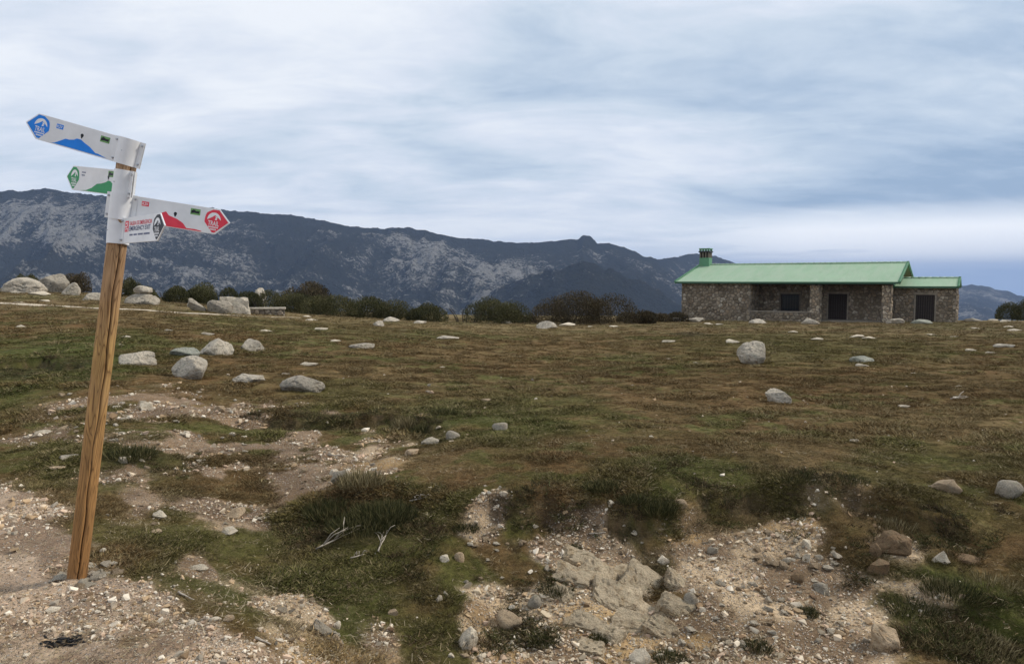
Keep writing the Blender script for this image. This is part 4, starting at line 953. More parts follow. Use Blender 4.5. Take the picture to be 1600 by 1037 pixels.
S = [
 ('grey blocky stone above the grassy mound', 534, 755, 42, 20, 'stone_grey', 'angular', {}),
 ('small pale stone touching the top of the grey blocky stone', 520, 742, 18, 8, 'stone_white', 'angular', {}),
 ('flat pinkish grey stone left of a rounder one at the middle edge', 671, 695, 30, 12, 'stone_grey', 'angular', {}),
 ('rounded grey stone right of the flat pinkish one', 705, 689, 27, 15, 'stone_grey', 'round', {}),
 ('half buried grey stone in the turf at the head of the rusty patch', 783, 674, 30, 14, 'stone_grey', 'round', {}),
 ('half buried brown stone below the flat pinkish stone', 643, 712, 24, 9, 'stone_tan', 'angular', {}),
 ('dark tan angular stone leaning in the turf near the right edge', 1488, 773, 44, 24, 'stone_tan', 'angular', {'tilt': .35}),
 ('pale grey round stone cut by the right edge', 1584, 781, 44, 28, 'stone_grey', 'round', {}),
 ('white stone beside a brown slab on the right bank', 1474, 882, 30, 22, 'stone_white', 'angular', {}),
 ('long brown slab right of the white stone on the right bank', 1517, 882, 44, 12, 'stone_brown', 'angular', {}),
 ('large rusty brown block bedded in the bank', 1405, 868, 60, 40, 'stone_brown', 'angular', {'sub': 4}),
 ('upright rusty block under the turf lip left of the large one', 1374, 872, 24, 22, 'stone_brown', 'angular', {}),
 ('pointed rusty triangular stone hanging under the brown block', 1378, 904, 32, 28, 'stone_brown', 'angular', {'tilt': .5}),
 ('large tan rounded stone at the bottom right', 1387, 1021, 54, 40, 'stone_tan', 'angular', {'sub': 4, 'seed': 21}),
 ('pale triangular stone at the bottom centre', 728, 1018, 44, 35, 'stone_white', 'angular', {'tilt': -.4, 'sub': 4}),
 ('white lumpy stone left of a tan one on the green bank', 694, 880, 16, 12, 'stone_white', 'angular', {}),
 ('tan lumpy stone right of the white one on the green bank', 718, 878, 18, 14, 'stone_tan', 'round', {}),
 ('white stone with a smaller one touching it in the moss', 685, 942, 14, 13, 'stone_white', 'angular', {}),
 ('smaller white stone touching another white stone in the moss', 697, 933, 9, 10, 'stone_white', 'angular', {}),
 ('flat tan stone alone in the moss hollow', 614, 963, 18, 10, 'stone_tan', 'angular', {}),
 ('little white stone just under the pale triangular stone', 705, 1028, 11, 9, 'stone_white', 'round', {}),
 ('tan and white flat stone right under the pale triangular stone', 726, 1031, 18, 9, 'stone_tan', 'angular', {}),
 ('round grey stone in dark moss left of the rock outcrop', 835, 951, 25, 20, 'stone_grey', 'round', {}),
 ('pinkish rounded stone right of the pale triangular stone', 795, 990, 46, 30, 'stone_tan', 'round', {}),
 ('dark round stone at the right end of the rock outcrop', 1081, 951, 26, 22, 'stone_grey', 'round', {}),
 ('white rock at the very bottom under the outcrop', 1002, 1040, 36, 20, 'stone_white', 'angular', {}),
 ('pale stone above the right shoulder of the outcrop', 1037, 884, 22, 13, 'stone_white', 'angular', {}),
 ('white stone below the dark round stone', 1098, 958, 12, 9, 'stone_white', 'angular', {}),
 ('grey weathered stone at the bottom left of the moss hollow', 497, 994, 42, 26, 'stone_grey', 'angular', {'sub': 4}),
 ('tan rounded stone below the grey weathered stone', 521, 1013, 26, 20, 'stone_tan', 'round', {}),
 ('small white oval stone right of the grey weathered stone', 526, 982, 12, 11, 'stone_white', 'round', {}),
 ('ochre flat stone at the upper end of the scattered pale chips', 364, 812, 38, 16, 'stone_tan', 'angular', {}),
 ('white flat stone below the ochre flat stone', 355, 836, 27, 12, 'stone_white', 'angular', {}),
 ('white angular stone right of the post among pale chips', 246, 812, 22, 14, 'stone_white', 'angular', {}),
 ('white rounded stone at mid height close right of the post', 158, 866, 12, 10, 'stone_white', 'round', {}),
 ('pinkish brown flat stone below the pale chips right of the post', 242, 835, 17, 8, 'stone_tan', 'angular', {}),
 ('wide pale stone alone in the green ditch', 308, 892, 30, 10, 'stone_white', 'angular', {}),
 ('small bright white oval stone on the litter left of the bone like stone', 258, 957, 11, 7, 'stone_white', 'round', {}),
 ('white finger shaped stone touching a tan stone', 334, 971, 22, 7, 'stone_white', 'round', {'depth': .35}),
 ('tan stone at the right end of the white finger shaped stone', 356, 972, 20, 10, 'stone_tan', 'angular', {}),
 ('long white stone lying flat on the gravel track', 76, 958, 26, 7, 'stone_white', 'angular', {}),
 ('white stone pair left one at the far left of the track', 12, 835, 8, 7, 'stone_white', 'angular', {}),
 ('white stone pair right one at the far left of the track', 20, 836, 10, 7, 'stone_white', 'angular', {}),
 ('long grey slab with dark hollow under it left of the post', 100, 722, 36, 9, 'stone_grey', 'angular', {}),
 ('pale flat slab below the long grey slab left of the post', 86, 737, 26, 8, 'stone_tan', 'angular', {}),
 ('pale pointed slab on the stony slope below the tilted boulder', 338, 645, 24, 11, 'stone_tan', 'angular', {'tilt': -.3}),
 ('white stone in the dark hollow just right of the post', 191, 724, 16, 14, 'stone_white', 'angular', {}),
 ('pink flat stone in the turf above the tussock', 759, 628, 16, 5, 'stone_tan', 'angular', {}),
 ('pale stone cluster head on the stony slope right of the post', 225, 640, 20, 11, 'stone_white', 'angular', {}),
 ('white flat stone on the slope left of the post', 62, 680, 26, 6, 'stone_white', 'angular', {}),
 ('small white stone on the turf between the cut bank and hut', 1019, 685, 10, 4, 'stone_white', 'angular', {}),
 ('pale angular stone on the upper bank beside the moss cushion', 955, 792, 12, 8, 'stone_white', 'angular', {}),
 ('pale tan rock bedded at the top of the gravel slope', 1062, 806, 34, 20, 'stone_tan', 'round', {}),
 ('white stone high on the gravel slope under the turf lip', 1262, 858, 16, 14, 'stone_white', 'angular', {}),
 ('pointed white stone low on the gravel slope', 1262, 880, 14, 14, 'stone_white', 'angular', {}),
 ('brown stone bedded in the middle of the gravel slope', 1249, 912, 22, 15, 'stone_brown', 'angular', {}),
 ('long pale slab slanting down the gravel slope', 1290, 930, 34, 14, 'stone_grey', 'angular', {'tilt': .5}),
]
for lab, u, v, w, h, mat, kind, op in S:
    place_rock('stone', lab, 'stone', u, v, w, h, mat, kind, **{'sub': 3, 'sink': .5, **op})

def bench():
    g = ground_at(412, 492); a = math.atan2(-g.x, g.y) - .06; w = 60 * g.y / F; k = g.y / F
    e = link('stone_bench', None, loc=(g.x, g.y + .35, g.z), rot=(0, 0, a)); tag(e, 'long low stone bench with a flat pale slab top beside the squarish boulder', 'bench')
    m = MB(); m.box(-w / 2, w / 2, -.28, .28, 8 * k, 11.5 * k); m.build('slab', MATS['granite_pale'], e, bevel=.03)
    rubble('stonework', w * .94, 8 * k + .2, lambda p, q, n: (-w * .47 + p, -.2 - n, -.2 + q), MATS['rubble_stone'], e, (), .26, 55, .05)
    m = MB(); m.box(-w * .47, w * .47, -.199, .22, -.25, 8 * k - .002); m.build('base', MATS['mortar'], e)
    g = ground_at(299, 480); k = g.y / F
    e = link('stone_block', None, loc=(g.x, g.y + .2, g.z), rot=(0, 0, a)); tag(e, 'small squared pale block left of the leaning pointed boulder', 'stone block')
    m = MB(); m.box(-8 * k, 8 * k, -.18, .18, -.1, 5.5 * k); m.build('block', MATS['granite_pale'], e, bevel=.03)
bench()

def outcrop():
    g = ground_at(975, 945); e = link('rock_outcrop', None, loc=g); tag(e, 'fractured tan bedrock outcrop breaking through the gravel bank at bottom centre', 'rock outcrop')
    for i, (u, v, w, h, tl) in enumerate([(905, 878, 54, 30, .1), (935, 905, 66, 40, .3), (985, 905, 62, 34, .35), (900, 910, 70, 36, .2), (955, 942, 96, 44, .25), (1015, 930, 92, 44, .45), (1055, 960, 62, 50, .5), (915, 978, 66, 44, .1),
                                          (990, 985, 72, 48, .3), (1035, 990, 60, 44, .5), (950, 1000, 60, 36, .2), (880, 935, 44, 26, .1), (1000, 960, 60, 36, .4), (925, 1020, 56, 34, .1), (1060, 915, 50, 26, .5)]):
        p = ground_at(u, v); Yd = p.y; dims = (w / 2 * Yd / F * 1.12, w / 2 * Yd / F * .80, h / 2 * Yd / F * 1.3)
        me = hull_mesh(700 + i, 6, .20, dims, 9, 'rock_slab', True)
        link('rock_slab', me, MATS['outcrop_rock'], e, p - g + Vector((0, dims[1] * .5, dims[2] * -.25)), (.45 + rnd.uniform(-.12, .12), tl, -.45 + rnd.uniform(-.2, .2)))
outcrop()

# loose stones, copied from a few shapes: the ones that show largest are things, the rest is gravel
SHAPES = {m: [hull_mesh(900 + 17 * i + hash_, 12, .14, (1, r_, h_), 2, 'stone') for i, (r_, h_) in enumerate([(.75, .6), (.6, .55), (.85, .5), (.65, .7), (.8, .42)])]
          for hash_, m in ((0, 'stone_white'), (3, 'stone_tan'), (5, 'stone_grey'))}
for m, ms in SHAPES.items():
    for me in ms: me.materials.append(MATS[m])
def scatter_stones(label, group, n, area, px, mats, flat=1.0):
    r = random.Random(len(group) * 7 + n); k = 0; tries = 0
    while k < n and tries < n * 40:
        tries += 1; u, v = r.choice(area)(r) if isinstance(area, list) else area(r)
        x, y = ground_at_base(u, v)
        if math.hypot(x + 2.365, y - 3.92) < .08: continue
        z = h1(x, y); s = r.choice(px) * r.uniform(.75, 1.2) * y / F / 2
        mt = r.choice(mats); si = r.randrange(5); pw = 2 * s * F / y; size = 'tiny' if pw < 9 else 'small' if pw < 12 else 'medium' if pw < 17 else 'larger'
        o = link('stone', SHAPES[mt][si], None, None, (x, y, z + s * .26 * flat), (r.uniform(-.3, .3), r.uniform(-.3, .3), r.uniform(0, 6.28)), (s, s * r.uniform(.8, 1.1), s * r.uniform(.8, 1.1) * flat))
        uv_ = 800 + F * x / y
        tag(o, ' '.join([size, {'stone_white': 'whitish', 'stone_tan': 'tan', 'stone_grey': 'grey'}[mt], ('pointed', 'narrow', 'broad', 'chunky', 'flat')[si], 'stone', label(uv_, y)]), 'stone', group); k += 1
def ell(u, v, a, b): return lambda r: ((lambda t, q: (u + a * q * math.cos(t), v + b * q * math.sin(t)))(r.uniform(0, 6.28), math.sqrt(r.random())))
scatter_stones(lambda u, y: ('high on' if y > 9.2 else 'low on' if y < 7.2 else 'midway up') + ' the stony slope ' + ('left of the signpost' if u < 150 else 'close right of the signpost' if u < 260 else 'well right of the signpost'), 'pale stones on the slope behind the signpost', 62, [ell(150, 650, 120, 45), ell(290, 660, 130, 55), ell(270, 700, 120, 40)], [8, 9, 11, 13, 16], ['stone_white', 'stone_white', 'stone_tan'], .7)
scatter_stones(lambda u, y: ('high on' if y > 4.95 else 'low on') + ' the gravel slope ' + ('beside the outcrop' if u < 1140 else 'right of the outcrop' if u < 1230 else 'near its right grassy edge'), 'pale stones on the gravel slope', 78, [ell(1190, 880, 130, 70), ell(1200, 960, 110, 70), ell(1150, 1000, 120, 40), ell(1260, 850, 80, 40)], [9, 10, 12, 14, 17, 20], ['stone_white', 'stone_tan', 'stone_white'])
scatter_stones(lambda u, y: ('on the gravel above the outcrop' if u > 860 else 'on the gravel left of the outcrop') + (' under the turf' if y > 5.1 else ' lower down'), 'pale stones on the gravel left of the outcrop', 34, [ell(820, 880, 110, 60), ell(790, 820, 60, 45), ell(960, 830, 90, 40)], [8, 9, 11, 13], ['stone_white', 'stone_tan'])
scatter_stones(lambda u, y: 'packed ' + ('behind' if y > 3.95 else 'in front of') + ' the foot of the signpost ' + ('on its left' if u < 122 else 'on its right'), 'packing stones round the post', 26, [ell(135, 905, 46, 18), ell(160, 897, 30, 14)], [13, 17, 22, 27], ['stone_white', 'stone_white', 'stone_tan'], .85)
scatter_stones(lambda u, y: 'in the spill of chips ' + ('close' if u < 270 else 'farther') + ' right of the signpost' + (', upper end' if y > 5.4 else ', lower end'), 'stones spilt right of the signpost', 24, [ell(225, 800, 36, 24), ell(345, 810, 70, 22)], [7, 8, 10, 12], ['stone_white', 'stone_tan'], .7)
scatter_stones(lambda u, y: 'in the heap below the moss hollow, ' + ('upper' if y > 4.15 else 'lower') + (' left' if u < 470 else ' right'), 'stones in the heap below the moss hollow', 26, [ell(470, 955, 45, 22), ell(480, 1010, 60, 22)], [10, 12, 14, 18], ['stone_white', 'stone_tan', 'stone_grey'])
scatter_stones(lambda u, y: 'in the sandy patch above the mound, ' + ('upper' if y > 7.2 else 'lower') + (' left' if u < 475 else ' right'), 'stones in the sandy patch', 22, [ell(478, 705, 30, 16), ell(470, 745, 50, 22)], [7, 9, 11], ['stone_white', 'stone_tan'], .8)
FIELD_FLAT = [(1047, 562), (1089, 568), (1147, 536), (1278, 532), (1342, 528), (1360, 530), (1350, 573), (1522, 549), (1550, 553), (1460, 524), (1492, 527), (1590, 517), (1580, 512), (1418, 638), (1344, 693), (1046, 535), (500, 516), (480, 573), (445, 586), (523, 534), (413, 519), (260, 518), (322, 524), (187, 540), (192, 528), (30, 512), (54, 461), (24, 459), (25, 474), (63, 471), (481, 496), (486, 501),
              (885, 510), (922, 511), (963, 511), (1110, 507), (1125, 508), (1555, 501), (1575, 503), (1530, 514), (1240, 520), (1205, 597), (1430, 585), (1500, 605), (760, 545), (690, 575), (640, 590)]
FW = [22, 12, 26, 22, 24, 22, 22, 20, 16, 20, 22, 22, 20, 24, 26, 22, 22, 30, 14, 20, 24, 18, 22, 18, 18, 26, 34, 20, 26, 26, 18, 22, 30, 9, 28, 18, 14, 16, 18, 20, 16, 12, 12, 10, 9, 12, 10]
FL = ['low white stone on the field between the scrub and the lone boulder', 'little white stone left of the lone upright boulder', 'flat stone left of and above the lone upright boulder', 'pale flat stone in front of the hut door', 'left of two pale stones in front of the corner pillar', 'right of two pale stones in front of the corner pillar', 'pale chip just below the greenish flat boulder', 'thin pale stone right of the greenish flat boulder', 'small pale stone left of the long low stone by the right edge', 'pale stone in the grass below the annex door',
 'pale stone in the grass right of the annex door', 'upper of two pale stones touching the right edge', 'lower of two pale stones near the right edge', 'long pale sliver low on the right of the field', 'pale sliver in the rusty turf low on the right', 'pale stone halfway from the biggest bush to the lone boulder', 'small pale stone below the bushes right of the bench', 'thin pale stone above the broad grey boulder', 'little white stone behind the broad grey boulder', 'pale pointed stone left of the long white flat stone', 'pale flat stone below the low stone bench', 'pale sliver of stone above the pale oval boulder', 'thin pale stone above the big mottled boulder', 'lower pale stone just right of the post', 'pale upright stone just right of the post at bush level', 'pale flat stone at the left edge below the path', 'pale low stone in front of the largest domed boulder', 'pale low stone in front of the far left boulder', 'flat white stone on the path edge at far left', 'flat white stone on the path edge left of the post', 'upper white stone under the dark wide bushes', 'lower white stone under the dark wide bushes',
 'long flat pale stone right of the lumpy boulder', 'tiny white stone below the biggest bush', 'flat pale stone below the ragged scrub', 'pale stone at the foot of the solid hut wall', 'pale stone near the start of the porch parapet', 'small pale stone beyond the annex by the dark bush', 'pale stone under the dark bush at the right edge', 'thin pale stone on the ground right of the annex corner', 'pale stone on the grass below the hut window', 'small stone between the lone boulder and the cracked stone', 'small white stone in the open right of the field', 'small pale stone above the crooked twig', 'tiny pale stone in mid field right of the thin long stone', 'small pale stone in the open middle of the field', 'tiny pale stone in the turf above the grass tussock']
for (u, v), w, lab in zip(FIELD_FLAT, FW, FL):
    g = ground_at(u, v); s = w * g.y / F / 2
    o = link('stone', SHAPES['stone_white'][(u + v) % 5], None, None, (g.x, g.y + s * .6, h1(g.x, g.y + s * .6) + s * .06), (rnd.uniform(-.1, .1), rnd.uniform(-.1, .1), rnd.uniform(-.3, .3)), (s, s * .8, s * .52))
    tag(o, lab, 'stone', 'pale stones across the field')

# ------------------------------------------------------------------ path, sticks, tussocks
def path():
    pts = [(-120, 469), (0, 474), (60, 477), (120, 480), (180, 483), (250, 487), (320, 491), (400, 495), (470, 497)]
    C_ = [ground_at(*p) for p in pts]; vs, fs = [], []; n = 90
    xs = [c.x for c in C_]; ys = [c.y for c in C_]; t = np.linspace(0, len(C_) - 1, n)
    px, py = np.interp(t, range(len(C_)), xs), np.interp(t, range(len(C_)), ys)
    wd = 0.42 * np.interp(t, [0, 3, 5, 8], [1, .95, .6, .22]) * (0.7 + 0.8 * fbm(t * 2.2, t * 0, 3, 61))
    k = 5
    for i in range(n):
        for j in range(k):
            y = py[i] + wd[i] * (j / (k - 1) - .5) * 2; vs.append((px[i], y, h1(px[i], y) + .015 + .01 * math.sin(math.pi * j / (k - 1))))
    for i in range(n - 1):
        for j in range(k - 1): a = i * k + j; fs.append((a, a + k, a + k + 1, a + 1))
    tag(link('path', mesh_np('path', vs, fs), MATS['path_earth']), kind='structure')
path()
def stick(label, u0, v0, u1, v1, r0=.008, name='stick', cat='stick', mat='dry_twig', lift=.01, seed=1, forks=0):
    a, b = ground_at(u0, v0), ground_at(u1, v1); r = random.Random(seed); m = MB(); L = (b - a).length
    p = [a.lerp(b, t) + Vector((r.uniform(-.03, .03) * L, r.uniform(-.03, .03) * L, lift + r.uniform(0, .04) * L)) for t in np.linspace(0, 1, 6)]
    m.tube([q - a for q in p], [r0 * (1 - .12 * i) for i in range(6)], 6)
    for k in range(forks):
        s = p[1 + k % 4] - a; d = (b - a).normalized() * L * .3 + Vector((r.uniform(-.3, .3) * L, r.uniform(-.2, .2) * L, r.uniform(.02, .25) * L)); m.tube([s, s + d * .5 + Vector((0, 0, .02)), s + d], [r0 * .6, r0 * .45, r0 * .25], 5)
    tag(m.build(name, MATS[mat], None, True, loc=a), label, cat)
stick('thin pale stick lying on the left litter near the ditch', 279, 928, 303, 940, .006, seed=1)
stick('short pale stick on the gravel above the outcrop', 920, 836, 946, 834, .008, seed=2)
stick('pale stick lying on the bank under the middle turf edge', 514, 712, 545, 716, .010, seed=3)
stick('pale crooked twig lying alone on the right of the field', 1486, 624, 1512, 622, .016, seed=4, forks=2)
stick('pale stick at the bottom edge left of the stone heap', 398, 1000, 424, 1009, .008, seed=5)
stick('long dry branch at the foot of the grassy mound', 492, 866, 562, 832, .007, 'dry_branch', 'branch', lift=.03, seed=6, forks=6)
stick('short dry branch hanging under the grassy mound right of the long one', 592, 868, 606, 836, .006, 'dry_branch', 'branch', lift=.03, seed=7, forks=5)
stick('forked dry branch standing out of the mound near the moss', 548, 878, 570, 872, .006, 'dry_branch', 'branch', lift=.03, seed=8, forks=4)
stick('dry forked heather stem at the turf edge right of the mound', 640, 790, 668, 784, .007, 'dry_branch', 'branch', lift=.04, seed=9, forks=5)
def burnt():
    g = ground_at(92, 1008); m = MB(); r = random.Random(5)
    for i in range(26):
        a = r.uniform(-.09, .09); p = Vector((a, r.uniform(-.03, .03), .005)); d = Vector((r.uniform(-.06, .09), r.uniform(-.03, .03), r.uniform(0, .035)))
        m.tube([p, p + d * .5 + Vector((0, 0, .008)), p + d], [.007, .006, .003], 5)
    tag(m.build('charred_twigs', MATS['burnt'], None, True, loc=g), 'black charred clump of twigs on the gravel track', 'twigs')
burnt()
def tussock_mesh(w, h, n, seed, lean=0.5):
    r = np.random.default_rng(seed); a = r.uniform(0, 6.283, n); q = np.sqrt(r.uniform(0, 1, n)) * w / 2
    P = np.c_[q * np.cos(a), q * np.sin(a), np.zeros(n) - .01 + 0.25 * h * (1 - (2 * q / w) ** 2)]
    d = np.c_[np.cos(a) * (q / w * 2) * lean, np.sin(a) * (q / w * 2) * lean, np.ones(n)] + r.normal(size=(n, 3)) * .28; d[:, 2] = np.abs(d[:, 2]); d /= np.linalg.norm(d, axis=1)[:, None]
    L = h * r.uniform(.4, 1.0, n) * .85
    return blades_mesh('blades', P, P + d * L[:, None], np.maximum(.0016, L * .016), seed, r.uniform(0, 1, n), d * 0 + np.array([0, 0, 1]) * (L * .06)[:, None])
T = [('yellowish grass tussock beside a dark hollow at the middle turf edge', 634, 676, 34, 24, 'tussock_straw', 700), ('green tussock right of the yellowish one at the middle turf edge', 660, 678, 30, 22, 'tussock_green', 700), ('round green tussock in the turf above the yellowish tussock', 690, 650, 46, 14, 'tussock_green', 700),
     ('big dark heathery tussock on the left of the grassy mound', 520, 812, 100, 30, 'tussock_green', 2600), ('big dark heathery tussock on the right of the grassy mound', 595, 820, 100, 32, 'tussock_green', 2800), ('ragged straw coloured tussock on top of the grassy mound', 560, 775, 70, 32, 'tussock_straw', 900), ('low dark tussock hanging over the foot of the mound', 560, 842, 110, 26, 'tussock_green', 2200),
     ('bright moss cushion hanging into the gravel at the bank lip', 1032, 832, 50, 34, 'tussock_green', 1400), ('round dark green cushion on the lip above the gravel', 990, 790, 46, 15, 'tussock_green', 1100), ('green tussock on the lip left of the cushion in the notch', 945, 772, 60, 18, 'tussock_green', 1000),
     ('small green tussock among the stones of the outcrop', 936, 1008, 34, 15, 'tussock_green', 600), ('green tussock at the bottom edge right of the outcrop', 1050, 1040, 60, 18, 'tussock_green', 900), ('small green tussock low on the gravel slope', 1186, 1022, 46, 20, 'tussock_green', 600), ('dark tussock left of the outcrop over the moss', 870, 935, 60, 16, 'tussock_green', 1000), ('tufted dark tussock under the outcrop at left', 850, 1012, 50, 15, 'tussock_green', 900),
     ('tall bright grass tuft on the right bank', 1500, 955, 90, 30, 'tussock_green', 1100), ('tall pale grass tuft right of the bright grass on the right bank', 1566, 935, 80, 30, 'tussock_straw', 300), ('grass tuft below the pointed rusty stone', 1440, 965, 90, 22, 'tussock_green', 1000), ('straw tuft left of the tall bright grass', 1470, 925, 34, 22, 'tussock_straw', 300),
     ('dark heather clump at the bottom right corner', 1545, 1030, 120, 22, 'tussock_straw', 900), ('dark tussock in the hollow right of the post', 195, 720, 70, 26, 'tussock_green', 1200), ('straw tipped tussock above the dark hollow right of the post', 195, 692, 40, 12, 'tussock_straw', 400), ('low dark tussock on the upper lip near the right gully', 1260, 770, 70, 11, 'tussock_green', 900), ('dark tussock on the lip right of the gully', 1330, 790, 70, 12, 'tussock_green', 900), ('brown tussock over the rusty blocks', 1400, 832, 80, 22, 'tussock_straw', 700),
     ('green tussock low in the gravel right of the outcrop', 1265, 965, 30, 20, 'tussock_green', 450), ('small moss cushion on the gravel left of the outcrop top', 898, 862, 24, 14, 'tussock_green', 400), ('round moss cushion on the bank right of the tan stone', 727, 835, 42, 16, 'tussock_green', 700)]
for i, (lab, u, v, w, h, mat, n) in enumerate(T):
    g = ground_at(u, v); k = g.y / F
    o = link('grass_tussock', tussock_mesh(w * k, h * k, n, 300 + i), MATS[mat], None, (g.x, g.y + w * k * .3, h1(g.x, g.y + w * k * .3) - .005)); tag(o, lab, 'grass tussock')

# ------------------------------------------------------------------ the signpost
def wood_mat():
    m, nt, p = material('post_wood'); v = objcoord(nt)
    sp = nt.nodes.new('ShaderNodeSeparateXYZ'); nt.links.new(v, sp.inputs[0])
    mp = nt.nodes.new('ShaderNodeMapping'); nt.links.new(v, mp.inputs[0]); mp.inputs['Scale'].default_value = (19, 19, 1.9)
    w = noise(nt, mp.outputs[0], 1.0, 2, 0.45, 0.9)
    ring = mathn(nt, 'FRACT', mathn(nt, 'MULTIPLY', w, 11.0))
    grain = ramp(nt, ring, [(0.0, 1.0), (0.16, 0.25), (0.55, 0.0), (0.86, 0.35), (1.0, 1.0)])
    mp2 = nt.nodes.new('ShaderNodeMapping'); nt.links.new(v, mp2.inputs[0]); mp2.inputs['Scale'].default_value = (90, 90, 4)
    fib = noise(nt, mp2.outputs[0], 1.0, 4, 0.7)
    big = noise(nt, v, 2.2, 3, 0.6)
    hz = ramp(nt, mathn(nt, 'DIVIDE', sp.outputs[2], 2.4), [(0.0, (0.38, 0.185, 0.062)), (0.28, (0.52, 0.285, 0.105)), (0.52, (0.54, 0.33, 0.12)), (0.68, (0.50, 0.305, 0.155)), (1.0, (0.44, 0.30, 0.19))])
    c = mixc(nt, mathn(nt, 'MULTIPLY', grain, 0.85), hz, (0.115, 0.052, 0.018))
    c = mixc(nt, ramp(nt, fib, [(0.40, 0.45), (0.62, 0.0)]), c, (0.14, 0.08, 0.035))
    c = mixc(nt, ramp(nt, big, [(0.5, 0.0), (0.75, 0.35)]), c, (0.46, 0.31, 0.19))
    c = mixc(nt, ramp(nt, attr(nt, 'crack').outputs['Fac'], [(0.3, 0.0), (0.9, 0.85)]), c, (0.035, 0.02, 0.012))
    nt.links.new(c, p.inputs['Base Color']); p.inputs['Roughness'].default_value = 0.75
    bump(nt, p, mathn(nt, 'ADD', grain, fib), 0.35, 0.004)
wood_mat()
plain('sign_white', (0.74, 0.75, 0.76), 0.38, vary=0.09, scale=7, spec=0.4)
plain('sign_steel', (0.45, 0.46, 0.48), 0.35, metal=0.9, vary=0.15)
plain('print_white', (0.80, 0.81, 0.82), 0.45, vary=0.02)
plain('print_blue', (0.010, 0.23, 0.80), 0.45, vary=0.06)
plain('print_green', (0.022, 0.29, 0.10), 0.45, vary=0.06)
plain('print_red', (0.74, 0.05, 0.085), 0.45, vary=0.06)
plain('print_black', (0.012, 0.014, 0.020), 0.45, vary=0.06)
plain('print_navy', (0.05, 0.07, 0.17), 0.45, vary=0.06)
plain('sticker_green', (0.16, 0.34, 0.12), 0.5, vary=0.35, scale=40)

def text_mesh(s, w, h, name='lettering'):
    cu = bpy.data.curves.new('text', 'FONT'); cu.body = s; cu.extrude = 0.0; cu.resolution_u = 3; cu.offset = 0.012
    o = bpy.data.objects.new('text', cu); COL.objects.link(o); dg = bpy.context.evaluated_depsgraph_get(); dg.update()
    me = bpy.data.meshes.new_from_object(o.evaluated_get(dg)); me.name = name; bpy.data.objects.remove(o); bpy.data.curves.remove(cu)
    co = np.zeros(len(me.vertices) * 3); me.vertices.foreach_get('co', co); co = co.reshape(-1, 3)
    lo, hi = co.min(0), co.max(0); co = (co - (lo + hi) / 2); co[:, 0] *= w / (hi[0] - lo[0]); co[:, 1] *= h / (hi[1] - lo[1]); co[:, 2] = 0
    me.vertices.foreach_set('co', co.ravel()); me.update(); me.materials.clear()
    return me

